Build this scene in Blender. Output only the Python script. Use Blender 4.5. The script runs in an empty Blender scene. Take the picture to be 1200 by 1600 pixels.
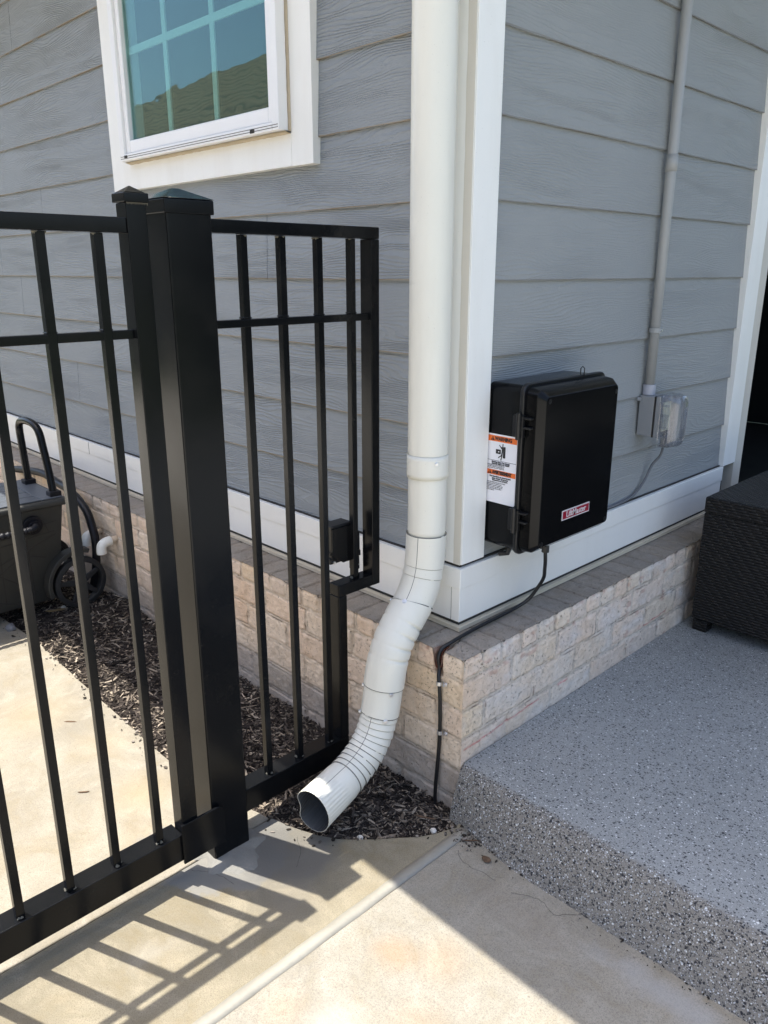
import bpy, bmesh, math, random
import numpy as np
from mathutils import Vector, Matrix, Euler, noise
R = math.radians
random.seed(7)
S = bpy.context.scene
# ------------------------------------------------------------------ camera
cam_d = bpy.data.cameras.new("camera"); cam = bpy.data.objects.new("camera", cam_d)
S.collection.objects.link(cam); S.camera = cam
cam_d.sensor_fit = 'VERTICAL'; cam_d.sensor_height = 24.0; cam_d.lens = 1216 / 1600 * 24.0
cam_d.clip_start = 0.02; cam_d.clip_end = 1000
cam.location = (1.0603, -1.2960, 1.3000)
cam.rotation_euler = (R(90 - 17.2), 0, R(45.8))
# ------------------------------------------------------------------ light
SUN = Vector((-0.187, -0.078, 1.0)).normalized()          # towards the sun
w = bpy.data.worlds.new("World"); S.world = w; w.use_nodes = True
wn = w.node_tree.nodes; wl = w.node_tree.links
bg = wn['Background']; sky = wn.new('ShaderNodeTexSky'); sky.sky_type = 'NISHITA'
sky.sun_disc = False; sky.sun_elevation = math.asin(SUN.z)
sky.sun_rotation = math.atan2(SUN.x, SUN.y)
sky.air_density = 1.0; sky.dust_density = 3.0; sky.ozone_density = 1.0
wl.new(sky.outputs[0], bg.inputs[0]); bg.inputs[1].default_value = 0.128
sd = bpy.data.lights.new("sun", 'SUN'); sd.energy = 3.05; sd.angle = R(0.36); sd.color = (1.0, 0.955, 0.87)
so = bpy.data.objects.new("sun", sd); S.collection.objects.link(so)
so.rotation_euler = (-SUN).to_track_quat('-Z', 'Y').to_euler()
S.view_settings.view_transform = 'Standard'; S.view_settings.look = 'None'
S.view_settings.exposure = 1.54; S.view_settings.gamma = 1.0
S.cycles.max_bounces = 10; S.cycles.diffuse_bounces = 6

# ------------------------------------------------------------------ node helpers
class NT:
    def __init__(s, name):
        s.m = bpy.data.materials.new(name); s.m.use_nodes = True
        s.t = s.m.node_tree; s.b = s.t.nodes['Principled BSDF']; s.out = s.t.nodes['Material Output']
        s.pos = s.n('ShaderNodeNewGeometry').outputs['Position']
    def n(s, k, **kw):
        x = s.t.nodes.new(k)
        for a, v in kw.items(): setattr(x, a, v)
        return x
    def put(s, sock, v):
        if isinstance(v, bpy.types.NodeSocket): s.t.links.new(v, sock)
        elif v is not None:
            if sock.type == 'RGBA' and not hasattr(v, '__len__'): v = (v, v, v, 1)
            if sock.type == 'RGBA' and len(v) == 3: v = (*v, 1)
            sock.default_value = v
    def math(s, op, a, b=None, c=None, clamp=False):
        x = s.n('ShaderNodeMath', operation=op, use_clamp=clamp)
        s.put(x.inputs[0], a); s.put(x.inputs[1], b); s.put(x.inputs[2], c); return x.outputs[0]
    def sep(s, v=None):
        x = s.n('ShaderNodeSeparateXYZ'); s.put(x.inputs[0], v or s.pos); return x.outputs
    def comb(s, x_, y_, z_):
        x = s.n('ShaderNodeCombineXYZ')
        for i, v in enumerate((x_, y_, z_)): s.put(x.inputs[i], v)
        return x.outputs[0]
    def scale(s, v, k):
        x = s.n('ShaderNodeMapping'); s.put(x.inputs[0], v); x.inputs[3].default_value = k if hasattr(k, '__len__') else (k, k, k)
        return x.outputs[0]
    def noise(s, v, sc, det=3, rough=.55, dist=0, w=None, col=False):
        x = s.n('ShaderNodeTexNoise')
        if w is not None: x.noise_dimensions = '4D'; s.put(x.inputs['W'], w)
        s.put(x.inputs['Vector'], v); x.inputs['Scale'].default_value = sc; x.inputs['Detail'].default_value = det
        x.inputs['Roughness'].default_value = rough; x.inputs['Distortion'].default_value = dist
        return x.outputs[1 if col else 0]
    def vor(s, v, sc, feat='F1', rnd=1.0):
        x = s.n('ShaderNodeTexVoronoi', feature=feat); s.put(x.inputs['Vector'], v)
        x.inputs['Scale'].default_value = sc; x.inputs['Randomness'].default_value = rnd; return x.outputs
    def ramp(s, v, a, b, lo=0., hi=1.):
        x = s.n('ShaderNodeMapRange'); s.put(x.inputs[0], v)
        for i, q in enumerate((a, b, lo, hi)): s.put(x.inputs[1 + i], q)
        return x.outputs[0]
    def mix(s, f, a, b, mode='MIX'):
        x = s.n('ShaderNodeMix', data_type='RGBA', blend_type=mode)
        s.put(x.inputs[0], f); s.put(x.inputs[6], a); s.put(x.inputs[7], b); return x.outputs[2]
    def bump(s, h, dist=.001, st=1., nrm=None):
        x = s.n('ShaderNodeBump'); x.inputs['Strength'].default_value = st; x.inputs['Distance'].default_value = dist
        s.put(x.inputs['Height'], h)
        if nrm: s.put(x.inputs['Normal'], nrm)
        return x.outputs[0]
    def set(s, **kw):
        for k, v in kw.items(): s.put(s.b.inputs[{'col': 'Base Color', 'rough': 'Roughness', 'metal': 'Metallic', 'spec': 'Specular IOR Level', 'normal': 'Normal', 'trans': 'Transmission Weight', 'ior': 'IOR', 'coat': 'Coat Weight', 'alpha': 'Alpha'}[k]], v)
        return s.m

def plain(name, col, rough=.5, var=.08, bump=0.0, bs=60, metal=0, spec=.5, coat=0):
    """painted or moulded surface with slight colour, gloss and relief variation"""
    t = NT(name); n1 = t.noise(t.pos, 7, 4); n2 = t.noise(t.pos, 90, 3)
    v = t.math('ADD', t.math('MULTIPLY', n1, var * 1.4), t.math('MULTIPLY', n2, var * .6))
    c = t.mix(1.0, col, t.comb(*[t.math('ADD', v, 1 - var)] * 3), 'MULTIPLY')
    rr = t.math('ADD', t.math('MULTIPLY', n1, .16), rough - .08)
    nm = t.bump(t.noise(t.pos, bs, 4), bump, 1) if bump else None
    return t.set(col=c, rough=rr, metal=metal, spec=spec, coat=coat, normal=nm)

def white_paint(name, base=(.86, .855, .82), dirt=.25, z0=None, rough=.42, streak=True):
    t = NT(name); x, y, z = t.sep()
    n1 = t.noise(t.scale(t.pos, (9, 9, 1.6)), 1, 5, .6); n2 = t.noise(t.pos, 160, 4)
    d = t.math('MULTIPLY', t.ramp(n1, .48, .78), dirt)
    sp = t.ramp(t.noise(t.pos, 230, 2), .70, .76)
    c = t.mix(d, base, (.50, .44, .34)); c = t.mix(t.math('MULTIPLY', sp, .22), c, (.25, .22, .18))
    return t.set(col=c, rough=rough, normal=t.bump(n2, .0003, .7))

def siding_mat(name, axis):
    t = NT(name); P = t.sep(); u = P[axis]; z = P[2]
    zz = t.math('DIVIDE', t.math('SUBTRACT', z, .568), .1775); row = t.math('FLOOR', zz); fr = t.math('SUBTRACT', zz, row)
    wv = t.math('ADD', t.math('MULTIPLY', row, 7.31), 2.0)
    # cathedral wood grain: contour lines of a stretched noise
    ng = t.noise(t.comb(t.math('MULTIPLY', u, 1.5), t.math('MULTIPLY', z, 9), 0), 1, 2, .5, .3, w=wv)
    ns = t.noise(t.comb(t.math('MULTIPLY', u, 14), t.math('MULTIPLY', z, 60), 0), 1, 3, .6, w=wv)
    ph = t.math('ADD', t.math('MULTIPLY', z, 130), t.math('ADD', t.math('MULTIPLY', ng, 21), t.math('MULTIPLY', ns, 1.3)))
    f = t.math('FRACT', ph); tri = t.math('ABSOLUTE', t.math('SUBTRACT', t.math('MULTIPLY', f, 2), 1))
    g = t.math('POWER', tri, 2.2)
    amp = t.ramp(t.noise(t.comb(t.math('MULTIPLY', u, 3), t.math('MULTIPLY', z, 5), 0), 1, 2, w=wv), .35, .62, .25, 1.0)
    fine = t.noise(t.comb(t.math('MULTIPLY', u, 110), t.math('MULTIPLY', z, 330), 0), 1, 3, .65)
    h = t.math('ADD', t.math('MULTIPLY', t.math('MULTIPLY', g, amp), 1.0), t.math('MULTIPLY', fine, .75))
    nm = t.bump(h, .0019 if axis == 0 else .0011, 1.0)
    big = t.noise(t.scale(t.pos, (2.2, 2.2, 3)), 1, 4)
    c = t.mix(t.ramp(big, .3, .7), (.248, .270, .287) if axis == 0 else (.275, .289, .291), (.268, .288, .303) if axis == 0 else (.303, .313, .312))
    c = t.mix(t.math('MULTIPLY', t.ramp(g, .6, 1.0), t.math('MULTIPLY', amp, .10)), c, (.36, .37, .38))
    # dirt and old caulk caught along each lap
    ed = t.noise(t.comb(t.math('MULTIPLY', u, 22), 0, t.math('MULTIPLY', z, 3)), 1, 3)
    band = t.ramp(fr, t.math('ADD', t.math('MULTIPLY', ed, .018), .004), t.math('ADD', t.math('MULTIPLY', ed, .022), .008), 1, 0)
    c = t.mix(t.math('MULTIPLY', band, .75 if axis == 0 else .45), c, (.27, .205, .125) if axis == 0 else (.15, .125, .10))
    return t.set(col=c, rough=t.ramp(fine, .3, .7, .46, .60), spec=.42, normal=nm)

def concrete_mat(name, base, kind):
    t = NT(name); x, y, z = t.sep()
    n1 = t.noise(t.pos, 2.3, 5, .6); n2 = t.noise(t.pos, 11, 5, .65); n3 = t.noise(t.pos, 170, 4, .8); n4 = t.noise(t.pos, 430, 2, .7)
    broom = t.noise(t.comb(t.math('MULTIPLY', x, 340), t.math('MULTIPLY', y, 14), 0), 1, 3, .6)
    c = t.mix(t.ramp(n1, .32, .68), [b * .80 for b in base], [min(1, b * 1.12) for b in base])
    n6 = t.noise(t.pos, 6.5, 6, .7, 1.5); c = t.mix(t.math('MULTIPLY', t.ramp(n6, .50, .64), .7), c, [min(1, b * q_) for b, q_ in zip(base, (1.22, 1.22, 1.25))]); c = t.mix(t.math('MULTIPLY', t.ramp(n6, .30, .48, 1, 0), .7), c, [b * q_ for b, q_ in zip(base, (.80, .74, .62))])
    c = t.mix(t.math('MULTIPLY', t.ramp(n2, .5, .72), .35), c, (base[0] * 1.02, base[1] * .93, base[2] * .78))
    c = t.mix(t.math('MULTIPLY', t.ramp(n3, .52, .72), .42), c, [b * .55 for b in base])
    c = t.mix(t.math('MULTIPLY', t.ramp(n4, .50, .62), .55), c, [b * .5 for b in base])
    n5 = t.noise(t.pos, 36, 4, .7); c = t.mix(t.math('MULTIPLY', t.ramp(n5, .5, .72), .28), c, [b * .74 for b in base])
    c = t.mix(t.math('MULTIPLY', t.ramp(broom, .52, .75), .22), c, [b * .7 for b in base])
    vs = t.vor(t.pos, 120); sel = t.math('GREATER_THAN', t.sep(vs[1])[0], .90)
    c = t.mix(t.math('MULTIPLY', t.math('MULTIPLY', sel, t.ramp(vs[0], .1, .3, 1, 0)), .45), c, (.12, .10, .08))
    wob = t.math('MULTIPLY', t.math('SUBTRACT', n2, .5), .10)
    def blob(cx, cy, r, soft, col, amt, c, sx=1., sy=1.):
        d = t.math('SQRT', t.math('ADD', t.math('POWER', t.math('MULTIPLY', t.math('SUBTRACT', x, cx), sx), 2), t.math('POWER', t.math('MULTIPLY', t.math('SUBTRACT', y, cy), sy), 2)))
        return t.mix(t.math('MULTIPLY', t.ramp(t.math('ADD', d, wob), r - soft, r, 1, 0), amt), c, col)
    if kind == 'drive':
        for cx, cy, r, a in ((.195, -.43, .06, .40), (.27, -.37, .07, .28), (.14, -.66, .06, .25), (.35, -.52, .08, .22), (.44, -.85, .10, .25), (.25, -.80, .08, .22), (.60, -.60, .10, .2)):
            c = blob(cx, cy, r, .06, (.33, .20, .10), a, c)
        c = blob(.24, -.62, .08, .06, (.37, .36, .33), .5, c)
        c = blob(.30, -.17, .09, .03, (.22, .19, .15), .25, c, .6, 1.6)
        c = blob(.62, -.13, .06, .05, (.36, .36, .36), .5, c, .3, 1.4)
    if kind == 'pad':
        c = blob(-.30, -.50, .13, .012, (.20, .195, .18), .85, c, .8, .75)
        c = blob(-.17, -.40, .13, .05, (.13, .125, .115), .75, c)  # patch colour darkened to deepen the shade beside the gate post
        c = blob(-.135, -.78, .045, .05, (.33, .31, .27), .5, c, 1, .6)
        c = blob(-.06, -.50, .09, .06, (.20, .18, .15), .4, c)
    if kind == 'path':
        for cx, cy, r, a in ((-.62, -.55, .12, .5), (-1.2, -.6, .16, .3), (-.9, -.52, .10, .35), (-.45, -.62, .10, .35), (-1.6, -.75, .2, .3)):
            c = blob(cx, cy, r, .12, (.32, .235, .12), a * .8, c)
        c = blob(-.42, -.60, .06, .015, (.22, .215, .20), .6, c)
    h = t.math('ADD', t.math('ADD', t.math('MULTIPLY', n3, .8), t.math('MULTIPLY', n4, .5)), t.math('MULTIPLY', broom, .35))
    return t.set(col=c, rough=.86, spec=.3, normal=t.bump(h, .0014, .9))

def flake_mat():
    t = NT("epoxy_flake"); x, y, z = t.sep()
    wp = t.n('ShaderNodeVectorMath', operation='ADD')
    wd = t.n('ShaderNodeVectorMath', operation='SCALE'); t.put(wd.inputs[0], t.noise(t.pos, 260, 2, col=True)); wd.inputs[3].default_value = .004
    t.put(wp.inputs[0], t.pos); t.put(wp.inputs[1], wd.outputs[0]); p = wp.outputs[0]
    edge = t.ramp(t.math('ADD', y, t.math('MULTIPLY', t.math('SUBTRACT', t.noise(t.pos, 60, 3), .5), .012)), .006, .017, 1, 0)
    n1 = t.noise(t.pos, 3, 4); fine = t.noise(t.pos, 900, 2, .7)
    top = t.mix(t.ramp(n1, .3, .7), (.278, .290, .284), (.322, .332, .324))
    c = t.mix(edge, top, (.255, .240, .210))
    c = t.mix(t.math('MULTIPLY', t.ramp(fine, .52, .62), .38), c, (.06, .062, .07)); c = t.mix(t.math('MULTIPLY', t.ramp(fine, .30, .42, 1, 0), .30), c, (.38, .40, .43))
    H = None
    for sc, th, ew, col, r0 in ((165, .88, .08, (.016, .019, .028), .42), (250, .90, .10, (.03, .032, .04), .40), (330, .84, .12, (.06, .06, .065), .42), (235, .955, .12, (.72, .74, .76), .36), (150, .978, .04, (.78, .80, .80), .34), (400, .94, .10, (.55, .56, .57), .42)):
        v = t.vor(t.scale(p, (1, 1.25, 1)), sc); rv = t.sep(v[1])[0]
        sel = t.math('GREATER_THAN', rv, t.math('SUBTRACT', th, t.math('MULTIPLY', edge, ew)))
        m = t.math('MULTIPLY', sel, t.ramp(v[0], r0, r0 + .06, 1, 0)); c = t.mix(t.math('MULTIPLY', m, .92), c, col)
        H = m if H is None else t.math('ADD', H, m)
    h = t.math('ADD', t.math('MULTIPLY', H, t.math('ADD', .15, edge)), t.math('MULTIPLY', t.noise(t.pos, 190, 4, .7), t.math('MULTIPLY_ADD', edge, 3.0, .12)))
    return t.set(col=c, rough=t.math('MULTIPLY_ADD', edge, .25, .50), spec=.45, normal=t.bump(h, .0012, .9))

def brick_mat():
    t = NT("whitewashed_brick"); a = t.n('ShaderNodeVertexColor', layer_name='tint')
    n1 = t.noise(t.pos, 6, 5, .6); n2 = t.noise(t.pos, 38, 5, .7); n3 = t.noise(t.pos, 230, 4, .7)
    c = t.mix(t.math('MULTIPLY', t.ramp(n2, .36, .62), .7), a.outputs[0], t.mix(1., a.outputs[0], (1.26, 1.28, 1.32), 'MULTIPLY'))
    c = t.mix(t.math('MULTIPLY', t.ramp(n1, .48, .7), .45), c, t.mix(1., c, (.98, .84, .68), 'MULTIPLY'))
    c = t.mix(t.math('MULTIPLY', t.ramp(n3, .55, .75), .30), c, (.74, .66, .56))
    wp = t.n('ShaderNodeVectorMath', operation='ADD'); wd = t.n('ShaderNodeVectorMath', operation='SCALE'); t.put(wd.inputs[0], t.noise(t.pos, 300, 3, col=True)); wd.inputs[3].default_value = .009
    t.put(wp.inputs[0], t.pos); t.put(wp.inputs[1], wd.outputs[0]); p = None; dens = t.ramp(t.noise(t.pos, 14, 3), .35, .7, .06, -.06)
    for sc, th, r0 in ((125, .90, .22), (230, .87, .26), (400, .86, .3)):
        v = t.vor(t.scale(wp.outputs[0], (1, 1, .75)), sc); q = t.math('MULTIPLY', t.math('GREATER_THAN', t.sep(v[1])[1], t.math('ADD', th, dens)), t.ramp(v[0], r0 * .5, r0 + .1, 1, 0)); p = q if p is None else t.math('MAXIMUM', p, q)
    pit2 = t.math('MULTIPLY', t.ramp(t.noise(t.scale(t.pos, (1, 1, .22)), 170, 3, .7, .6), .66, .72), .6)
    p = t.math('MAXIMUM', p, pit2)
    c = t.mix(t.math('MULTIPLY', p, .68), c, (.13, .095, .07))
    h = t.math('SUBTRACT', t.math('ADD', t.math('MULTIPLY', n2, .9), t.math('MULTIPLY', n3, .7)), t.math('MULTIPLY', p, 1.3))
    return t.set(col=c, rough=.9, spec=.2, normal=t.bump(h, .0024, 1.0))

def metal_black():
    t = NT("black_powder_coat"); n = t.noise(t.pos, 420, 3); n1 = t.noise(t.pos, 14, 4)
    c = t.mix(t.math('MULTIPLY', t.ramp(n1, .5, .75), .5), (.0055, .006, .0068), (.011, .0105, .010))
    return t.set(col=c, rough=t.ramp(n1, .3, .75, .15, .24), spec=.19, normal=t.bump(n, .00012, .5))

M = {}
M['side_l'] = siding_mat("siding_gate_side", 0); M['side_r'] = siding_mat("siding_patio_side", 1)
M['white'] = white_paint("white_trim", dirt=.18); M['white2'] = white_paint("white_metal_skirt", (.82, .81, .77), .10, rough=.30)
M['rawcut'] = white_paint("rough_trim_edge", (.60, .57, .50), .5, rough=.8)
M['frame'] = white_paint("window_vinyl", (.85, .85, .85), .08, rough=.3)
M['flash'] = white_paint("metal_flashing", (.66, .58, .44), .5, rough=.4)
M['caulk'] = plain("window_caulk", (.52, .43, .30), .6, .3)
M['gap'] = plain("shadow_gap", (.03, .028, .025), .8)
M['brick'] = brick_mat()
M['flake'] = flake_mat()
M['conc_drive'] = concrete_mat("driveway_concrete", (.295, .272, .225), 'drive')
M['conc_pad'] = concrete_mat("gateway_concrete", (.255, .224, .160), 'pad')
M['conc_path'] = concrete_mat("path_concrete", (.290, .262, .208), 'path')
M['black'] = metal_black()
M['weld'] = plain("weld_residue", (.11, .105, .085), .8, .4, .001, 300)
M['boxblk'] = plain("black_plastic", (.0045, .0047, .0052), .16, .2, .0001, 900, spec=.16)
M['boxmat'] = plain("black_plastic_satin", (.008, .008, .009), .36, .2, .0002, 700, spec=.4)
M['pipe'] = white_paint("downspout_enamel", (.76, .74, .655), .22, rough=.32)
M['pipecut'] = plain("downspout_inside", (.075, .078, .082), .45, .2)
M['seamshade'] = plain('painted_seam_shadow', (.13, .125, .11), .7, .3)  # dark colour stands in for the shadow in the pipe seams
M['screw'] = plain("zinc_screw", (.75, .75, .76), .3, .1, metal=.9)
M['rubber'] = plain("black_cable", (.008, .008, .009), .45, .2, .0003, 400)
M['greycord'] = plain("grey_cord", (.13, .135, .145), .5, .1)
M['conduit'] = plain("painted_conduit", (.33, .335, .33), .42, .08, .0002, 200)
M['elecgrey'] = plain("grey_box_paint", (.27, .275, .28), .45, .08, .0002, 200)
M['pvc'] = plain("white_pvc", (.78, .78, .73), .35, .12)
M['pvcold'] = plain("stained_pvc", (.58, .48, .36), .5, .4)
M['cart'] = plain("cart_resin", (.032, .032, .029), .48, .15, .0003, 500)
M['carttop'] = plain("cart_lid_resin", (.085, .095, .11), .38, .12, .0003, 500)
M['tyre'] = plain("cart_tyre", (.016, .016, .017), .7, .2, .0006, 300)
M['hoseblk'] = plain("black_hose", (.008, .008, .011), .45, .2, spec=.25)
M['soffit'] = plain("soffit_paint", (.62, .62, .60), .6, .06)
M['roofm'] = plain("roof_edge", (.10, .09, .08), .9, .3, .002, 60)
M['dark'] = plain("dark_interior", (.005, .0062, .006), .75, spec=.2)
M['seal'] = plain("joint_sealant", (.275, .26, .22), .6, .3, .0006, 120)
M['label_white'] = plain("label_paper", (.80, .80, .84), .35, .02)
M['label_orange'] = plain("label_orange", (.80, .17, .03), .4, .03)
M['ink'] = plain("label_ink", (.012, .012, .015), .4, .02)
M['logo_red'] = plain("badge_red", (.26, .012, .03), .3, .05)
M['logo_white'] = plain("badge_silver", (.62, .60, .60), .35, .04)
M['pebble'] = plain("pale_pebble", (.55, .53, .49), .8, .3, .001, 120)
M['stone'] = plain("grey_stone", (.20, .20, .21), .8, .4, .001, 90)
M['leaf'] = plain("dry_leaf", (.22, .15, .07), .8, .4, .0006, 200)
M['bark'] = plain("bark_bit", (.10, .06, .035), .9, .4, .001, 200)
M['soil'] = plain("dark_soil", (.030, .022, .017), .95, .4, .004, 90)

# ------------------------------------------------------------------ mesh helpers
class MB:
    def __init__(s): s.v = []; s.f = []; s.mi = []
    def add(s, vs, fs, mi=0):
        o = len(s.v); s.v += [tuple(v) for v in vs]; s.f += [tuple(i + o for i in f) for f in fs]; s.mi += [mi] * len(fs); return s
    def box(s, a, b, mi=0):
        (x0, y0, z0), (x1, y1, z1) = a, b
        return s.add([(x0, y0, z0), (x1, y0, z0), (x1, y1, z0), (x0, y1, z0), (x0, y0, z1), (x1, y0, z1), (x1, y1, z1), (x0, y1, z1)],
                     [(0, 3, 2, 1), (4, 5, 6, 7), (0, 1, 5, 4), (1, 2, 6, 5), (2, 3, 7, 6), (3, 0, 4, 7)], mi)
    def bx(s, x0, x1, y0, y1, z0, z1, mi=0): return s.box((x0, y0, z0), (x1, y1, z1), mi)
    def prism(s, pts, h, mi=0):   # pts: list of 3D points (planar, ccw from +h side), h: extrusion vector
        n = len(pts); h = Vector(h); P = [Vector(p) for p in pts]
        vs = P + [p + h for p in P]
        fs = [tuple(range(n))[::-1], tuple(range(n, 2 * n))] + [(i, (i + 1) % n, n + (i + 1) % n, n + i) for i in range(n)]
        return s.add(vs, fs, mi)
    def tube(s, pts, r, n=12, mi=0, cap=True, rr=None):
        P = [Vector(p) for p in pts]; rings = []; up = None
        for i, p in enumerate(P):
            d = (P[min(i + 1, len(P) - 1)] - P[max(i - 1, 0)]).normalized()
            if up is None:
                up = Vector((0, 0, 1)) if abs(d.z) < .9 else Vector((1, 0, 0))
            up = (up - d * up.dot(d)).normalized(); sd_ = d.cross(up)
            q = rr[i] if rr else r
            rings.append([p + (up * math.cos(2 * math.pi * k / n) + sd_ * math.sin(2 * math.pi * k / n)) * q for k in range(n)])
        vs = [v for g in rings for v in g]; fs = []
        for i in range(len(P) - 1):
            for k in range(n):
                a = i * n + k; b = i * n + (k + 1) % n; fs.append((a, a + n, b + n, b))
        if cap: fs += [tuple(range(n)), tuple(range(len(vs) - n, len(vs)))[::-1]]
        return s.add(vs, fs, mi)
    def build(s, name, mats, parent=None, bevel=0, smooth=False, segs=2, loc=None, recalc=True):
        me = bpy.data.meshes.new(name)
        base = Vector(parent['_w']) if parent is not None and '_w' in parent.keys() else Vector((0, 0, 0))
        L = Vector(loc) if loc else base
        me.from_pydata([tuple(Vector(v) - L) for v in s.v], [], s.f)
        for m in (mats if isinstance(mats, (list, tuple)) else [mats]): me.materials.append(m)
        me.polygons.foreach_set('material_index', s.mi)
        if smooth: me.polygons.foreach_set('use_smooth', [True] * len(me.polygons))
        if recalc:
            bm = bmesh.new(); bm.from_mesh(me); bmesh.ops.recalc_face_normals(bm, faces=bm.faces); bm.to_mesh(me); bm.free()
        me.update()
        o = bpy.data.objects.new(name, me); S.collection.objects.link(o)
        if parent is not None: o.parent = parent; o.location = L - base
        else: o.location = L
        o['_w'] = tuple(L)
        if bevel:
            b = o.modifiers.new('bevel', 'BEVEL'); b.width = bevel; b.segments = segs; b.limit_method = 'ANGLE'; b.angle_limit = R(35); b.harden_normals = False
            if not smooth:
                me.polygons.foreach_set('use_smooth', [True] * len(me.polygons))
                wn_ = o.modifiers.new('wn', 'WEIGHTED_NORMAL')
        return o

def tag(o, label, cat=None, group=None, kind=None):
    if label: o['label'] = label
    if cat: o['category'] = cat
    if group: o['group'] = group
    if kind: o['kind'] = kind
    return o
def thing(name, loc, label, cat, group=None):
    o = bpy.data.objects.new(name, None); S.collection.objects.link(o); o.location = loc; o.empty_display_size = .05
    o['_w'] = tuple(loc); return tag(o, label, cat, group)
def text(s, name, parent, size, origin, right, up, mat, depth=.0004, sx=1., align='CENTER', bold=0.0):
    cu = bpy.data.curves.new(name, 'FONT'); cu.body = s; cu.size = size; cu.align_x = align; cu.align_y = 'CENTER'
    cu.extrude = depth; cu.offset = bold; cu.resolution_u = 3
    ob = bpy.data.objects.new('tmp', cu); S.collection.objects.link(ob)
    me = bpy.data.meshes.new_from_object(ob.evaluated_get(bpy.context.evaluated_depsgraph_get()))
    bpy.data.objects.remove(ob); bpy.data.curves.remove(cu)
    r = Vector(right).normalized(); u = Vector(up).normalized(); n = r.cross(u)
    base = Vector(parent['_w'])
    Mx = Matrix((r, u, n)).transposed().to_4x4() @ Matrix.Diagonal((sx, 1, 1, 1))
    me.transform(Matrix.Translation(Vector(origin) - base) @ Mx)
    me.materials.clear(); me.materials.append(mat)
    o = bpy.data.objects.new(name, me); S.collection.objects.link(o); o.parent = parent; o['_w'] = tuple(base)
    return o

def fbm(x, y, z, o=3):
    return noise.fractal(Vector((x, y, z)), 1.0, 2.0, o)

# ================================================================== SETTING
# garden-bed edge of the concrete
EDGE = [(-7, -.42), (-2.2, -.43), (-1.68, -.40), (-1.3, -.412), (-.95, -.419), (-.68, -.423), (-.45, -.40), (-.34, -.372), (-.25, -.350), (-.168, -.317), (-.13, -.292), (-.097, -.262), (-.06, -.222), (-.03, -.185), (0.0, -.150), (.02, -.112), (.035, -.075), (.040, -.03)]
def edge_y(x):
    for (a, b), (c, d) in zip(EDGE, EDGE[1:]):
        if a <= x <= c: return b + (d - b) * (x - a) / (c - a)
    return EDGE[-1][1]
def slab(name, poly, mat, z0=-.14, z1=0., lab=None, chip=.004):
    P = []
    for i, (a, b) in enumerate(zip(poly, poly[1:] + poly[:1])):
        a = Vector(a); b = Vector(b); n = max(1, min(60, int((b - a).length / .03)))
        for k in range(n):
            p = a.lerp(b, k / n); P.append(Vector((p.x + fbm(p.x * 25, p.y * 25, 1) * chip * .4, p.y + fbm(p.x * 25, p.y * 25, 7) * chip * .4, z1)))
    m = MB(); m.prism(P, (0, 0, z0 - z1)); o = m.build(name, mat, bevel=.004); return tag(o, lab, None, None, 'structure')
g = MB(); g.bx(-60, 60, -60, 60, -.35, -.142)
tg = NT("lawn"); c = tg.mix(tg.noise(tg.pos, 1.5, 6), (.045, .07, .018), (.09, .11, .04)); tg.set(col=c, rough=.9, normal=tg.bump(tg.noise(tg.pos, 60, 4), .02))
tag(g.build('ground', tg.m), 'green lawn ground around the houses', kind='structure')
tag(MB().bx(-7.2, .045, -.46, .12, -.14, -.045).build('soil', M['soil']), 'dark soil strip under the mulch', kind='structure')
xs = [e for e in EDGE if e[0] > -.305]
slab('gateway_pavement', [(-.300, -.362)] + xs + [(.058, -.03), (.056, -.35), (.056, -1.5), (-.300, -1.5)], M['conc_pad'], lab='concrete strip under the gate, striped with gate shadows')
slab('path', [e for e in EDGE if e[0] < -.305] + [(-.3045, -.366), (-.3045, -2.0), (-7, -2.0)], M['conc_path'], z1=-.002, lab='pale cream concrete path behind the gate')
slab('driveway', [(.078, -.03), (1.45, -.02), (1.45, -1.5), (.078, -1.5)], M['conc_drive'], z1=-.001, lab='tan concrete driveway right of the sealed joint')
tn = NT("bounce_concrete"); tn.set(col=tn.mix(tn.noise(tn.pos, 5, 5), (.56, .53, .46), (.64, .61, .54)), rough=.85, normal=tn.bump(tn.noise(tn.pos, 140, 4), .001))
ap = MB().bx(-.30, 1.45, -5.3, -1.505, -.14, -.003).bx(1.455, 7.0, -5.3, -.02, -.14, -.003).bx(-7, -.305, -5.3, -2.005, -.14, -.003)  # unseen pale ground added to bounce sunlight onto the walls
tag(ap.build('bounce_apron', tn.m), 'unseen pale concrete added to bounce light onto the walls', kind='structure')
m = MB(); N = 60
L_ = []; R_ = []
for i in range(N + 1):
    y = -.052 - 1.45 * i / N
    L_.append((.0535 + .0030 * fbm(y * 9, 0, 3) + .0018 * fbm(y * 60, 0, 3) - .002, y, .0035)); R_.append((.0785 + .003 * fbm(y * 11, 5, 3) + .0018 * fbm(y * 55, 0, 8), y, .0025))
vs = []; 
for a, b in zip(L_, R_): vs += [(a[0], a[1], .0016), ((a[0] + b[0]) / 2, a[1], .0026), (b[0], b[1], .0013), (b[0], b[1], -.03), (a[0], a[1], -.03)]
fs = []
for i in range(N):
    for k in range(5): fs.append((i * 5 + k, i * 5 + (k + 1) % 5, (i + 1) * 5 + (k + 1) % 5, (i + 1) * 5 + k))
fs += [tuple(range(5)), tuple(range(N * 5, N * 5 + 5))]
m.add(vs, fs); tag(m.build('joint_sealant', M['seal'], smooth=True), 'grey sealant strip filling the joint between the slabs', kind='structure')
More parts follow.
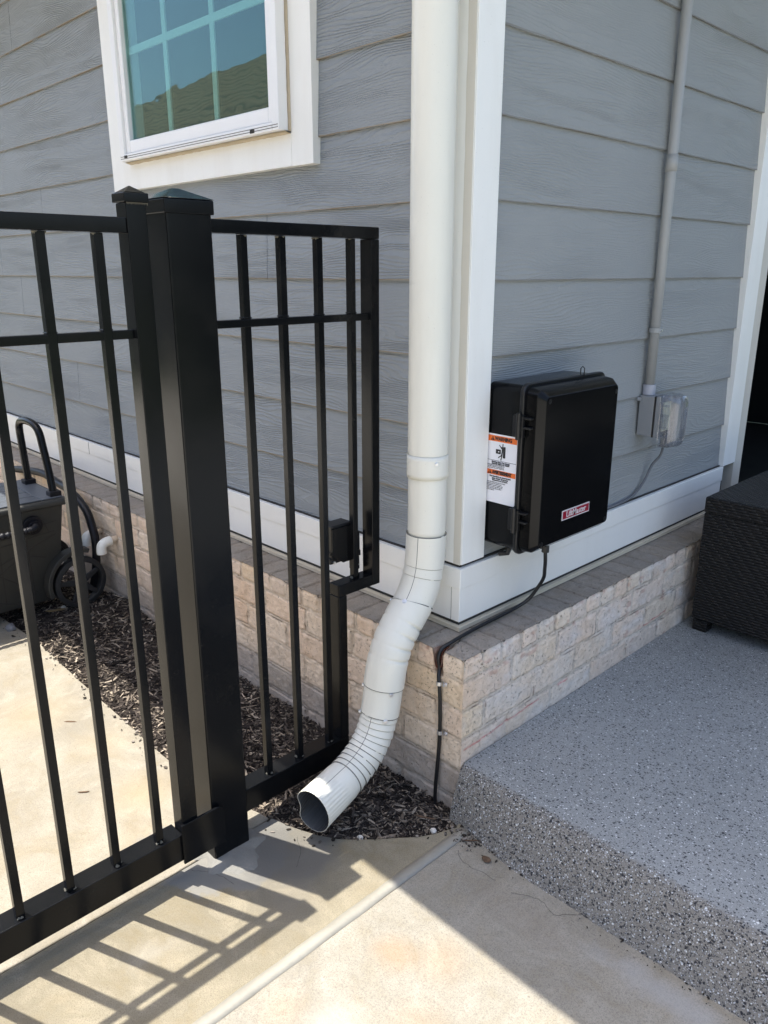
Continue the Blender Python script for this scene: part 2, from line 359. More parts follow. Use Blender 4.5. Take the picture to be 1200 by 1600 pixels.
# hairline cracks
def crack(pts, z=.0004, w_=.0010):
    m = MB(); P = []
    for a, b in zip(pts, pts[1:]):
        for k in range(8): P.append(Vector(a).lerp(Vector(b), k / 8))
    P = [Vector((p.x + .006 * fbm(p.x * 30, p.y * 30, 0), p.y + .006 * fbm(p.x * 30, p.y * 30, 9))) for p in P]
    vs = []; n = len(P)
    for i, p in enumerate(P):
        d = (P[min(i + 1, n - 1)] - P[max(0, i - 1)]).normalized(); q = Vector((-d.y, d.x)) * w_ * (.4 + .6 * abs(math.sin(i * 1.7))) * .5
        vs += [(p.x + q.x, p.y + q.y, z), (p.x - q.x, p.y - q.y, z)]
    m.add(vs, [(2 * i, 2 * i + 1, 2 * i + 3, 2 * i + 2) for i in range(n - 1)]); return m
ck = crack([(.095, -.118), (.13, -.138), (.169, -.136), (.227, -.127)]); c2 = crack([(.26, -.135), (.315, -.107), (.364, -.118), (.407, -.07)]); ck.add(c2.v, c2.f)
c3 = crack([(-.29, -.60), (-.24, -.57), (-.17, -.55)]); ck.add(c3.v, c3.f); c3 = crack([(-.20, -.36), (-.15, -.39), (-.12, -.43)]); ck.add(c3.v, c3.f)
tag(ck.build('pavement_crack', M['gap']), 'hairline cracks in the concrete by the patio step', kind='structure')

# mortar collar round the gate post
m = MB(); pts = []
for k in range(48):
    a = 2 * math.pi * k / 48; r_ = .085 + .035 * fbm(math.cos(a) * 1.7, math.sin(a) * 1.7, 4) + .008 * fbm(a * 5, 0, 1); pts.append(Vector((-.300 + r_ * 1.15 * math.cos(a), -.497 + r_ * math.sin(a), -.002)))
top = [Vector((p.x * .9 - .300 * .1, p.y * .9 - .497 * .1, .0035 + .002 * fbm(p.x * 40, p.y * 40, 2))) for p in pts]
m.add(pts + top + [(-.300, -.497, .007)], [(k, (k + 1) % 48, 48 + (k + 1) % 48, 48 + k) for k in range(48)] + [(48 + k, 48 + (k + 1) % 48, 96) for k in range(48)])
tf = NT("grey_mortar"); nn_ = tf.noise(tf.pos, 130, 4, .7); tf.set(col=tf.mix(tf.noise(tf.pos, 22, 4), (.17, .165, .15), (.26, .25, .225)), rough=.9, normal=tf.bump(nn_, .003))
tag(m.build('footing', tf.m, smooth=True), 'rough grey mortar collar round the gate post', kind='structure')
# raised patio slab, rounded front
m = MB(); xsn = [0.002] + [i * .04 for i in range(1, 90)]
prof = [(.06, .128), (.030, .1278), (.020, .1268), (.009, .1225), (-.001, .113), (-.010, .096), (-.027, .064), (-.043, .030), (-.060, -.01)]
vs = []
for x in xsn:
    k = min(1, x / .22); off = -.02 * k
    for j, (y, z) in enumerate(prof):
        q = j / 8
        vs.append((x, y * (1 - (1 - k) * .35 * q) + off * q + .004 * fbm(x * 9, z * 20, 2) * q, z + (.004 * fbm(x * 7, 3, 1) if 0 < j < 7 else 0)))
n = len(prof); fs = [(i * n + j, i * n + j + 1, (i + 1) * n + j + 1, (i + 1) * n + j) for i in range(len(xsn) - 1) for j in range(n - 1)]
m.add(vs, fs); m.add([(.002, .06, .128), (3.6, .06, .128), (3.6, 6, .128), (.002, 6, .128)], [(0, 1, 2, 3)])
tag(m.build('patio', M['flake'], smooth=True), 'raised patio slab with blue-grey speckled coating and rough edge', kind='structure')

# ================================================================== HOUSE
house = thing('house', (-.12, .12, 0), 'grey lap-sided house corner with white trim on a whitewashed brick plinth', 'house')
ZL = .568; PIT = .1775
def lap(u0, u1, joints):
    """lapped boards; returns list of quads in (u, depth, z); depth 0 = lip face"""
    m = MB()
    return m
def siding(name, mat, axis, u0, u1, joints, blocks=()):
    m = MB()
    for k in range(0, 13):
        z0 = ZL + k * PIT; z1 = z0 + PIT
        cuts = [u0] + sorted(joints.get(k, [])) + [u1]
        for a, b in zip(cuts, cuts[1:]):
            a2 = a + (.0012 if a != u0 else 0); b2 = b - (.0012 if b != u1 else 0)
            segs = [(a2, b2)]
            for (h0, h1, hz0, hz1) in blocks:       # openings
                if z1 > hz0 and z0 < hz1:
                    ns = []
                    for (p, q) in segs:
                        if q <= h0 or p >= h1: ns.append((p, q)); continue
                        if p < h0: ns.append((p, h0))
                        if q > h1: ns.append((h1, q))
                    segs = ns
            for p, q in segs:
                nn = max(1, int((q - p) / .03)) if k < 11 else 1
                vs = []
                for i in range(nn + 1):
                    u = p + (q - p) * i / nn
                    wz = .0012 * fbm(u * 6, k * 5.1, 1); wd = .0012 * fbm(u * 2.5, k * 3.3, 8)
                    for d, z in ((-.014, z0 + wz), (.0 + wd, z0 + wz), (.0 + wd, z0 + .004 + wz), (-.0085, z1 + .012)):
                        vs.append((u, .13 - d, z) if axis == 0 else (-(.13 - d), u, z))
                m.add(vs, [(i * 4 + j, i * 4 + j + 1, i * 4 + j + 5, i * 4 + j + 4) for i in range(nn) for j in range(3)])
                m.add([vs[0], vs[1], vs[2], vs[3]], [(0, 1, 2, 3)]); m.add(vs[-4:], [(3, 2, 1, 0)])
    return m.build(name, mat, house)
siding('siding', M['side_l'], 0, -7.0, -.14, {1: [-2.33, -4.6], 2: [-1.3, -3.6], 3: [-2.85], 4: [-3.06, -.9], 5: [-2.5], 6: [-4.1], 8: [-3.3], 9: [-2.6]}, [(-1.72, -.70, 1.64, 2.6)])
siding('siding', M['side_r'], 1, .14, 1.70, {})
core = MB().bx(-7.0, -.155, .155, 1.80, .1, 2.75).bx(-7, -2.2, 1.80, 7, .1, 2.75)
core.build('wall_core', M['dark'], house)
# plinth ----------------------------------------------------------------
COUR = [(-.07, .02), (.02, .105), (.105, .192), (.192, .275), (.275, .355)]
TOPZ = .414
pal = [(.72, .53, .38), (.68, .53, .41), (.72, .59, .45), (.63, .50, .39), (.73, .57, .38), (.68, .58, .46)]
def hsh(a, b): return abs(math.sin(a * 12.9898 + b * 78.233) * 43758.5453) % 1
def bsample(face, u, z):
    """returns displacement, tint at distance u along the face and height z"""
    f = 0 if face == 'L' else 50
    wig = .0028 * fbm(u * 22, z * 22, f); u2 = u + wig; z2 = z + .0022 * fbm(u * 20, z * 30, f + 9)
    if z2 > .355:
        wdt = .0775; i = math.floor(u2 / wdt); du = (u2 / wdt - i) * wdt; du = min(du, wdt - du); dz = z2 - .355; bid = (i, 9)
        dz = min(dz, 9)
    else:
        for ci, (a, b) in enumerate(COUR):
            if z2 <= b: break
        a, b = COUR[ci]; wdt = .205; off = .1025 * (ci % 2) + .03 * hsh(ci, f)
        i = math.floor((u2 + off) / wdt); q = ((u2 + off) / wdt - i) * wdt; du = min(q, wdt - q); dz = min(z2 - a, b - z2); bid = (i, ci)
    d = min(du, dz)
    t1 = pal[int(hsh(bid[0] + f, bid[1]) * 5.99)]; k = .95 + .1 * hsh(bid[1] + 3, bid[0]); t1 = tuple(.5 * a_ + .5 * b_ for a_, b_ in zip(t1, (.70, .56, .42)))
    jd = .0045 + .0035 * fbm(u * 5, z * 9, f + 3)          # how deep the joint is raked here
    jd = max(.0009, jd)
    rough = .0016 * fbm(u * 40, z * 40, f + 5) + .0012 * fbm(u * 120, z * 120, f)
    groove = 1.35 * math.exp(-((d - .0052) / .0017) ** 2)
    if d < .0045: disp = -jd * .45; col = tuple(q_ * (.93 + .08 * fbm(u * 12, z * 12, 2)) for q_ in (.68, .56, .43))
    else: disp = 0; col = tuple(c_ * k for c_ in t1)
    gk = min(1, groove * .8) * max(.08, min(1, .32 + 1.6 * fbm(u * 14, z * 18, f + 21))); col = tuple(a_ * (1 - gk) + b_ * gk for a_, b_ in zip(col, (.24, .18, .13)))
    disp -= groove * jd * (1.0 if fbm(u * 9, z * 9, f + 21) > -.1 else .25)
    disp += .0015 * (hsh(bid[0], bid[1] + f) - .5)
    return disp + rough, col
def plinth(name, face):
    if face == 'L':
        us = list(np.arange(0, 1.3, .0042)) + list(np.arange(1.3, 3.4, .009)) + list(np.arange(3.4, 7.01, .04))
    else:
        us = list(np.arange(0, 1.3, .0045)) + list(np.arange(1.3, 1.86, .009))
    zs = list(np.arange(-.07, .405, .0034)) + [.4085, .4115]
    led = [0.0, .003, .006] + list(np.arange(.012, .135, .006))
    vs = []; cols = []
    for u in us:
        for z in zs:
            d, c = bsample(face, u, z)
            if z > .40:                                     # worn arris
                d -= .004 * (z - .40) / .0115 + .003 * max(0, fbm(u * 30, 3, 1))
            fade = min(1, u / .01); d *= fade
            d -= (1 - min(1, u / .006)) * .001
            zz = z
            if face == 'L':                                 # notch cut for the cable
                nt = math.exp(-((u - .083) / .013) ** 4)
                if z > .348: d -= nt * .034; c = tuple(a * (1 - nt) + b * nt for a, b in zip(c, (.20, .075, .05)))
                nr = math.exp(-((u - .116) / .028) ** 2) * max(0, (z - .37) / .05)
                rr_ = nr * max(0, fbm(u * 60, z * 60, 4) + .35); c = tuple(a * (1 - min(1, rr_)) + b * min(1, rr_) for a, b in zip(c, (.30, .09, .06)))
                if z < .125: k_ = min(1, (.125 - z) / .03) * .75; c = tuple(a * (1 - k_) + b * k_ for a, b in zip(c, (.30, .275, .25)))
            else:
                rl = math.exp(-((z - (.160 + .05 * u + .003 * fbm(u * 20, 0, 0))) / .0022) ** 2) * (.9 if (.01 < u < .33 or .42 < u < .47 or .9 < u < 1.05) else 0) * (.5 + .5 * max(0, fbm(u * 60, z * 60, 6) + .6))
                c = tuple(a * (1 - rl) + b * rl for a, b in zip(c, (.55, .06, .07)))
                gr = max(0, fbm(u * 8, z * 14, 31)) * 1.1; gr = min(1, gr * .6 + min(.5, max(0, (u - .03) * 6)) * .7)
                g_ = sum(c) / 3; c = tuple(a * (1 - gr * .7) + g_ * 1.06 * gr * .7 for a in c)
                sp = min(.35, max(0, fbm(u * 26, z * 40, 77) - .34) * 1.4) * (1 if z > .33 or hsh(int(u * 9), 3) > .8 else .2); c = tuple(a * (1 - sp) + b * sp for a, b in zip(c, (.33, .11, .08)))
            vs.append((-u, -d, zz) if face == 'L' else (d, u, zz)); cols.append(c)
        for ln in led:
            wdt = .0775; u2 = u + .002 * fbm(u * 20, ln * 20, 4); i = math.floor(u2 / wdt); du = (u2 / wdt - i) * wdt; du = min(du, wdt - du)
            k = .50 + .10 * hsh(i, 2)
            base = (.50 * k, .435 * k, .36 * k)
            d = .0008 * fbm(u * 60, ln * 60, 2) - (.0035 if du < .005 else 0)
            if ln < .005: d -= .003 * max(0, fbm(u * 30, 3, 1)) + .001
            c = base if du > .004 else (.23, .195, .155)
            if face == 'L':
                nt = math.exp(-((u - .083) / .014) ** 4) * (1 if ln < .03 else max(0, 1 - (ln - .03) / .02))
                d -= nt * .05; c = tuple(a * (1 - nt) + b * nt for a, b in zip(c, (.20, .075, .05)))
            x, y = -max(u, ln), ln
            if face == 'R': x, y = -ln, max(u, ln)
            vs.append((x, y, TOPZ + d)); cols.append(c)
    n = len(zs) + len(led); fs = []
    for i in range(len(us) - 1):
        for j in range(n - 1):
            a = i * n + j; fs.append((a, a + n, a + n + 1, a + 1) if face == 'R' else (a, a + 1, a + n + 1, a + n))
    m = MB(); m.add(vs, fs); o = m.build(name, M['brick'], house, smooth=True, recalc=False)
    at = o.data.color_attributes.new('tint', 'FLOAT_COLOR', 'POINT')
    at.data.foreach_set('color', np.array([(max(0, c[0]), max(0, c[1]), max(0, c[2]), 1) for c in cols], dtype=np.float32).ravel())
    return o
plinth('brick_plinth', 'L'); plinth('brick_plinth', 'R')
# skirt ----------------------------------------------------------------
def lshape(out, inn, z0, z1, uL=-7.0, uR=1.66):
    """L-shaped band round the corner, outer face at distance out from the brick plane"""
    pts = [(uL, inn, z0), (uL, out, z0), (-out, out, z0), (-out, uR, z0), (-inn, uR, z0), (-inn, inn, z0)]
    return MB().prism([Vector(p) for p in pts], (0, 0, z1 - z0))
sk = lshape(.115, .16, .437, .528); sk.build('skirt_board', M['white2'], house, bevel=.0015)
MBs = lshape(.1118, .16, .5285, .5835); MBs.build('skirt_cap', M['white2'], house, bevel=.002)
lshape(.124, .17, .584, .5875).build('weep_gap', M['gap'], house)
fl = lshape(.106, .15, .4245, .4275); fl.build('flashing', M['flash'], house, bevel=.001)
f2 = lshape(.106, .109, .4165, .4240); f2.build('flashing', M['flash'], house)
f3 = lshape(.119, .16, .4280, .4366); f3.build('weep_gap', M['gap'], house)
# lap joints in the skirt metal
MB().bx(-2.2505, -2.2495, .1108, .112, .529, .583).build('skirt_joint', M['gap'], house)
MB().bx(-.1425, -.1420, .1142, .1152, .437, .528).build('skirt_joint', M['gap'], house)
# corner trim ----------------------------------------------------------
ct = MB().bx(-.215, -.1205, .1165, .150, .592, 2.75); ct.build('corner_trim', M['white'], house, bevel=.0015)
ct = MB().bx(-.150, -.1165, .1215, .2100, .592, 2.75); ct.build('corner_trim', M['white'], house, bevel=.0015)
# rough cut edge of the second board shows as a strip
m = MB(); vs = []; fs = []
for i in range(240):
    z = .593 + i * .009; j = .0015 * fbm(z * 14, 0, 0); w0 = .0011 * fbm(z * 30, 4, 0)
    vs += [(-.1170, .1155 + .0002, z), (-.1395 + j, .1152 + w0 * .3, z), (-.1395 + j, .1180, z), (-.1170, .1225, z)]
for i in range(239):
    for k in range(3): fs.append((i * 4 + k, i * 4 + k + 1, i * 4 + k + 5, i * 4 + k + 4))
m.add(vs, fs); m.build('trim_edge', M['rawcut'], house)
MB().bx(-.205, -.128, .121, .15, .585, .5915).bx(-.15, -.1245, .126, .204, .585, .5915).build('weep_gap', M['gap'], house)
# patio-side door casing ------------------------------------------------
MB().bx(-.16, -.1125, 1.655, 1.765, .5845, 2.75).build('door_casing', M['white'], house, bevel=.002)
MB().bx(-.30, -.1160, 1.7655, 1.838, .13, 2.75).build('door_jamb', M['rawcut'], house, bevel=.003)
# dark room beyond
m = MB().bx(-2.2, -2.15, 1.84, 5.2, .13, 2.75).bx(-2.15, -.02, 1.84, 5.2, .10, .127).bx(-2.2, 0, 5.2, 5.25, .13, 2.75).bx(-2.15, -.31, 1.80, 1.838, .13, 2.75)
m.build('room_wall', M['dark'], house)
m = MB()
for i in range(24): m.bx(-1.72, -1.70, 1.9, 5.2, .122 + i * .107, .122 + i * .107 + .1065)
m.build('door_screen', M['dark'], house, bevel=.01)
# roof ------------------------------------------------------------------
YE = -.475; XE = .62
m = MB().bx(-7.3, XE, YE, 7.2, 2.70, 2.72); m.build('soffit', M['soffit'], house)
m = MB().bx(-7.35, XE, YE - .02, YE, 2.66, 2.86).bx(XE, XE + .02, YE - .02, 7.2, 2.66, 2.86); m.build('fascia', M['white'], house)
m = MB(); m.add([(-7.4, YE - .05, 2.87), (XE + .05, YE - .05, 2.87), (XE + .05, 7.3, 2.87), (-7.4, 7.3, 2.87), (-4.5, 3.4, 5.2), (-3.0, 3.4, 5.2)], [(0, 1, 5, 4), (1, 2, 5), (2, 3, 4, 5), (3, 0, 4), (0, 3, 2, 1)]); m.build('roof', M['roofm'], house)
# unseen dark wall added to darken reflections in the black metal
MB().bx(1.3, 7.2, 3.9, 4.1, -.10, 2.75).build('dark_reflection_wall', M['dark'], house)
# window ----------------------------------------------------------------
CX0, CX1, CZ0 = -1.779, -.652, 1.569
win = MB(); WT = 2.62
win.bx(CX0, -1.640, .112, .150, CZ0, WT + .1).bx(-.742, CX1, .112, .150, CZ0, WT + .1).bx(-1.6395, -.7425, .1115, .150, CZ0 + .0005, 1.652).bx(-1.6395, -.7425, .1115, .15, WT, WT + .1)
winp = win.build('window', M['white'], house, bevel=.0012)
fr = MB(); FX0, FX1, FZ0 = -1.636, -.744, 1.655
def ring(m, x0, x1, z0, z1, wd, wb, y0, y1):
    m.bx(x0, x0 + wd, y0, y1, z0, z1).bx(x1 - wd, x1, y0, y1, z0, z1).bx(x0 + wd, x1 - wd, y0, y1, z0, z0 + wb).bx(x0 + wd, x1 - wd, y0, y1, z1 - wb, z1)
ring(fr, FX0, FX1, FZ0, WT, .030, .022, .074, .150)
fr2 = MB(); ring(fr2, FX0 + .0303, FX1 - .0303, FZ0 + .0223, WT - .0223, .026, .040, .083, .150)
fr.build('frame', M['frame'], winp, bevel=.003, loc=house['_w'])
fr2.build('frame', M['frame'], winp, bevel=.004, loc=house['_w'])
ln = MB()
for k, zz in enumerate((FZ0 + .007, FZ0 + .0135)): ln.bx(FX0 + .004, FX1 - .004, .0730, .0742, zz, zz + .0012)
ln.bx(FX0 + .03, FX0 + .05, .0728, .0741, FZ0 + .009, FZ0 + .017).bx(FX1 - .13, FX1 - .11, .0728, .0741, FZ0 + .004, FZ0 + .013)
ln.build('weep_slot', M['gap'], winp, loc=house['_w'])
cb = MB(); vs = []
for i in range(91):
    x = FX0 - .003 + (FX1 - FX0 + .006) * i / 90; j = .0012 * fbm(x * 30, 1, 1)
    vs += [(x, .1112, FZ0 - .006 + j), (x, .090 + j, FZ0 - .001), (x, .1112, FZ0 + .001)]
cb.add(vs, [(i * 3 + k, i * 3 + k + 1, i * 3 + k + 4, i * 3 + k + 3) for i in range(90) for k in range(2)])
vs = []
for i in range(91):
    z = FZ0 + .97 * i / 90; j = .0010 * fbm(z * 30, 1, 5)
    vs += [(FX1 + .004 + j, .1115, z), (FX1 + .001, .103 + j * 2, z), (FX1 - .001, .1115, z)]
cb.add(vs, [(i * 3 + k, i * 3 + k + 1, i * 3 + k + 4, i * 3 + k + 3) for i in range(90) for k in range(2)])
cb.build('caulk', M['caulk'], winp, loc=house['_w'], smooth=True)
# muntins between the panes, and the pane itself
mu = MB(); GX0, GX1, GZ0 = FX0 + .056, FX1 - .056, FZ0 + .062
bars_x = (-1.352, -1.088)
for x in bars_x: mu.bx(x - .011, x + .011, .109, .115, GZ0, WT - .06)
for z in (1.985, 2.27): mu.bx(GX0, GX1, .1085, .1155, z - .011, z + .011)
tm = NT("muntin_behind_tint"); tm.set(col=(.90, .88, .86), rough=.5)
mu.build('muntin', tm.m, winp, bevel=.001, loc=house['_w'])
tgz = NT("tinted_glass"); tt = tgz.t
gl = tgz.n('ShaderNodeBsdfGlossy'); gl.inputs['Roughness'].default_value = .012; gl.inputs['Color'].default_value = (.60, .78, .76, 1)
tr = tgz.n('ShaderNodeBsdfTransparent'); tr.inputs['Color'].default_value = (.64, .79, .77, 1)
mx = tgz.n('ShaderNodeMixShader'); lw = tgz.n('ShaderNodeLayerWeight'); lw.inputs['Blend'].default_value = .5
fac = tgz.math('MULTIPLY_ADD', tgz.math('POWER', lw.outputs[1], 3), .45, .09, clamp=True)
nmg = tgz.bump(tgz.noise(tgz.scale(tgz.pos, (5, 5, 9)), 1, 2, .4), 0.0007, 1.0); tgz.put(gl.inputs['Normal'], nmg)
tgz.put(mx.inputs[0], fac); tgz.put(mx.inputs[1], tr.outputs[0]); tgz.put(mx.inputs[2], gl.outputs[0]); tgz.put(tgz.out.inputs[0], mx.outputs[0])
MB().bx(GX0 - .002, GX1 + .002, .098, .1015, GZ0 - .002, WT - .058).build('pane', tgz.m, winp, loc=house['_w'])
tb = NT("dim_room"); tb.set(col=(.02, .035, .035), rough=.8)
MB().bx(GX0 - .01, GX1 + .01, .142, .150, GZ0 - .01, WT - .05).build('blind', tb.m, winp, loc=house['_w'])

# ================================================================== NEIGHBOUR HOUSE (seen in the window reflection)
nb = thing('neighbour_house', (-8, -9, 0), 'neighbouring house with olive shingle hip roof mirrored in the window', 'house')
ts = NT("olive_shingles"); P3 = ts.sep()
cs = ts.mix(ts.noise(ts.scale(ts.pos, (3, 3, 9)), 1, 4), (.17, .125, .08), (.26, .20, .13))
fz = ts.math('FRACT', ts.math('MULTIPLY', P3[2], 6.0)); line = ts.ramp(fz, .0, .34, 1, 0)
brk = ts.math('GREATER_THAN', ts.noise(ts.comb(ts.math('MULTIPLY', P3[0], 5), 0, ts.math('MULTIPLY', ts.math('FLOOR', ts.math('MULTIPLY', P3[2], 6.0)), 3.7)), 1, 1), .45)
cs = ts.mix(ts.math('MULTIPLY', line, ts.math('MULTIPLY_ADD', brk, .35, .6)), cs, (.02, .02, .015)); ts.set(col=cs, rough=.9)
m = MB(); ex0, ex1, ey0, ey1, ez, rz = -21.5, 3.5, -14.2, -5.6, 2.9, 5.75
m.add([(ex0, ey1, ez), (ex1, ey1, ez), (ex1, ey0, ez), (ex0, ey0, ez), (-17.6, -9.9, rz), (-.5, -9.9, rz)], [(0, 1, 5, 4), (1, 2, 5), (2, 3, 4, 5), (3, 0, 4), (0, 3, 2, 1)]); m.build('roof', ts.m, nb)
MB().bx(ex0 + .5, ex1 - .5, ey0 + .5, ey1 - .5, -.142, ez - .002).build('wall', plain("neighbour_wall", (.42, .38, .33), .8, .2, .003, 30), nb)
for x in (-12, -8, -3): MB().bx(x, x + 1.0, ey1 - .5, ey1 - .46, 1.0, 2.3).build('window', M['dark'], nb)

# ================================================================== DOWNSPOUT
ds = thing('downspout', (-.175, .052, 0), 'round white metal downspout running down the house corner and curving out over the mulch', 'downspout')
CL = [(.052, 2.70), (.052, 1.6), (.052, .90), (.052, .72), (.0505, .66), (.045, .60), (.031, .550), (.006, .508), (-.030, .468), (-.062, .425), (-.083, .375), (-.095, .320), (-.105, .265), (-.117, .222), (-.136, .183), (-.168, .148), (-.216, .121), (-.276, .105), (-.350, .094)]
def cr(P, n=26):
    out = []
    for i in range(len(P) - 1):
        p0 = P[max(i - 1, 0)]; p1 = P[i]; p2 = P[i + 1]; p3 = P[min(i + 2, len(P) - 1)]
        for k in range(n):
            t = k / n
            out.append(tuple(.5 * ((2 * b) + (-a + c) * t + (2 * a - 5 * b + 4 * c - d) * t * t + (-a + 3 * b - 3 * c + d) * t ** 3) for a, b, c, d in zip(p0, p1, p2, p3)))
    out.append(P[-1]); return out
DP = cr(CL, 24)
acc = [0.]
for a, b in zip(DP, DP[1:]): acc.append(acc[-1] + math.dist(a, b))
def at_z(z, after=0):
    for i, p in enumerate(DP):
        if p[1] <= z: return acc[i]
TOT = acc[-1]
def cl(s):
    s = max(0, min(TOT, s)); i = int(np.searchsorted(acc, s)); i = max(1, min(len(acc) - 1, i)); t = (s - acc[i - 1]) / max(1e-9, acc[i] - acc[i - 1])
    p = [DP[i - 1][k] * (1 - t) + DP[i][k] * t for k in (0, 1)]
    a = DP[max(0, i - 3)]; b = DP[min(len(DP) - 1, i + 2)]; d = Vector((0, b[0] - a[0], b[1] - a[1])).normalized()
    k = max(0, (s - (TOT - .22)) / .22); xo = .022 * k * k; d = (d + Vector((.30 * k, 0, 0))).normalized()
    return Vector((-.175 + xo, p[0], p[1])), d
def sweep(name, s0, s1, step, rfun, mat, parent=ds, nth=72, shell=.0012, inner=None, lines=(), vline=None):
    n = max(2, int((s1 - s0) / step)); m = MB(); vs = []
    for i in range(n + 1):
        s = s0 + (s1 - s0) * i / n; p, d = cl(s); X = Vector((1, 0, 0)); Nn = X.cross(d).normalized(); X = d.cross(Nn).normalized()   # Nn: outward bend side
        for k in range(nth):
            th = 2 * math.pi * k / nth; rx, rn, ex = rfun(s, th)
            vs.append(p + X * math.cos(th) * rx + Nn * math.sin(th) * rn + d * ex)
    fs = [(i * nth + k, i * nth + (k + 1) % nth, (i + 1) * nth + (k + 1) % nth, (i + 1) * nth + k) for i in range(n) for k in range(nth)]
    m.add(vs, fs)
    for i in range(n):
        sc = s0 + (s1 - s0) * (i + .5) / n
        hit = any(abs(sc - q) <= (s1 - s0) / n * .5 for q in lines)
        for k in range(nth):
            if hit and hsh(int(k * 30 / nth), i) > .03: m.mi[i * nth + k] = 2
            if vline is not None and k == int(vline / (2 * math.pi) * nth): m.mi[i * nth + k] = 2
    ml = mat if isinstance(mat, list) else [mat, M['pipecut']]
    o = m.build(name, ml + [M['seamshade']], parent, smooth=True)
    if shell:
        sm = o.modifiers.new('shell', 'SOLIDIFY'); sm.thickness = shell; sm.offset = -1
        if isinstance(mat, list): sm.material_offset = 1; sm.material_offset_rim = 0
    return o
RB = .0482
def seam(th, th0=math.pi * 0.80, w=.03): return .0011 * math.exp(-((th - th0) / w) ** 2)
sA = at_z(.684); sB = at_z(.505); sC = at_z(.324); sD = at_z(.250); 
sweep('pipe', 0, at_z(.86), .04, lambda s, th: (RB - seam(th), RB - seam(th), 0), M['pipe'])
sweep('pipe', at_z(.87), sA + .01, .02, lambda s, th: (RB * .972, RB * .972, 0), M['pipe'])
sweep('strap', at_z(.896), at_z(.834), .01, lambda s, th: (RB + .0022, RB + .0022, 0), M['pipe'])
g1 = [at_z(.598), at_z(.573)]
def r_elbow1(s, th):
    r = RB + .0016
    for q in g1:
        if q < s < q + .022: r -= .0016 * (1 - (s - q) / .022)
    return (r - seam(th), r - seam(th), 0)
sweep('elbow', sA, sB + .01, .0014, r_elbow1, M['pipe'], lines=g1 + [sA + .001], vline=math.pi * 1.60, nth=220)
crs = [sB + .052, sB + .083, sB + .112, sB + .141]
def r_off(s, th):
    flat = max(0, math.sin(th)); r = RB + .0030
    e = 0
    dd = (s - sB) / .03
    # scalloped upper lip
    if s < sB + .012: e = -.012 * math.cos(th * 1.0 - .6) * (1 - (s - sB) / .012)
    rn = r * (1 - .05 * math.exp(-((s - sB - .09) / .06) ** 2)); rx = r * (1 + .02 * math.exp(-((s - sB - .09) / .06) ** 2))
    for q in crs:
        kk = math.exp(-((s - q) / .0034) ** 2); 
        inner = math.exp(-((math.sin(th * .5 - .08)) / .36) ** 2) + .35 * math.exp(-((math.sin(th * .5 + 1.15)) / .2) ** 2)
        rn -= .0055 * kk * inner; rx -= .0055 * kk * inner
        kk2 = math.exp(-((s - q - .010) / .006) ** 2); rn += .0007 * kk2 * inner
    return (rx, rn, e)
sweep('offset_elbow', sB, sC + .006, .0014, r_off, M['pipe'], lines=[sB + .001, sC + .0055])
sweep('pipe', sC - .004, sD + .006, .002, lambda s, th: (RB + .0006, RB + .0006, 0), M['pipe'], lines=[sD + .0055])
NR = 11; s2 = sD; s3 = TOT - .105; pit = (s3 - s2) / NR
def r_elb2(s, th):
    k = max(0, min(1, (s - s2) / (TOT - s2))); 
    ph = (s - s2) / pit; f = ph - math.floor(ph)
    r = RB - .0008
    rx = r * (1 - .02 * k * k); rn = r * (1 + .27 * k * k)
    if s < s3: q = .0030 * (1 - f) ** 1.5 ; rx -= q; rn -= q
    # tooth marks near the outlet
    if s > TOT - .085:
        a = min(1, (s - TOT + .085) / .02) * min(1, (TOT - s) / .010 + .35)
        q = .0011 * (.5 + .5 * math.cos(th * 34)) * a; rx -= q; rn -= q
    # dent on the outlet's far lip
    dn = math.exp(-((math.remainder(th - math.pi * 1.02, 2 * math.pi)) / .42) ** 2) * max(0, min(1, (s - TOT + .06) / .06)) ** 1.5
    rx -= .013 * dn
    e = 0
    return (rx - seam(th, 2.6, .02), rn - seam(th, 2.6, .02), e * max(0, (s - TOT + .02) / .02))
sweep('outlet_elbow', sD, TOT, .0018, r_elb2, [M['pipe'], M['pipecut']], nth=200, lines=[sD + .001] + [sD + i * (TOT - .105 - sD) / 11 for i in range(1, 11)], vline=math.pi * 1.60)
def onpipe(s, th, out=0.0):
    p, d = cl(s); X = Vector((1, 0, 0)); Nn = X.cross(d).normalized()
    nrm = X * math.cos(th) + Nn * math.sin(th); return p + nrm * (RB + .002 + out), nrm
for s, th in ((at_z(.868), 2.75 + math.pi), (sB + .010, 5.0), (sB + .016, 3.7), (sC + .010, 4.0), (sC + .010, 5.9), (sD + .008, 4.1), (sD + .008, 5.8)):
    p, nr = onpipe(s, th); a = nr.orthogonal().normalized(); b = nr.cross(a); m = MB()
    rad = .0046; hexp = [p + (a * math.cos(k * math.pi / 3) + b * math.sin(k * math.pi / 3)) * rad for k in range(6)]
    ring2 = [p + (a * math.cos(k * math.pi / 8) + b * math.sin(k * math.pi / 8)) * rad * 1.35 - nr * .001 for k in range(16)]
    m.prism(ring2, nr * .0018); m.prism([q + nr * .0008 for q in hexp], nr * .003); m.build('screw', M['screw'], ds, bevel=.0005)

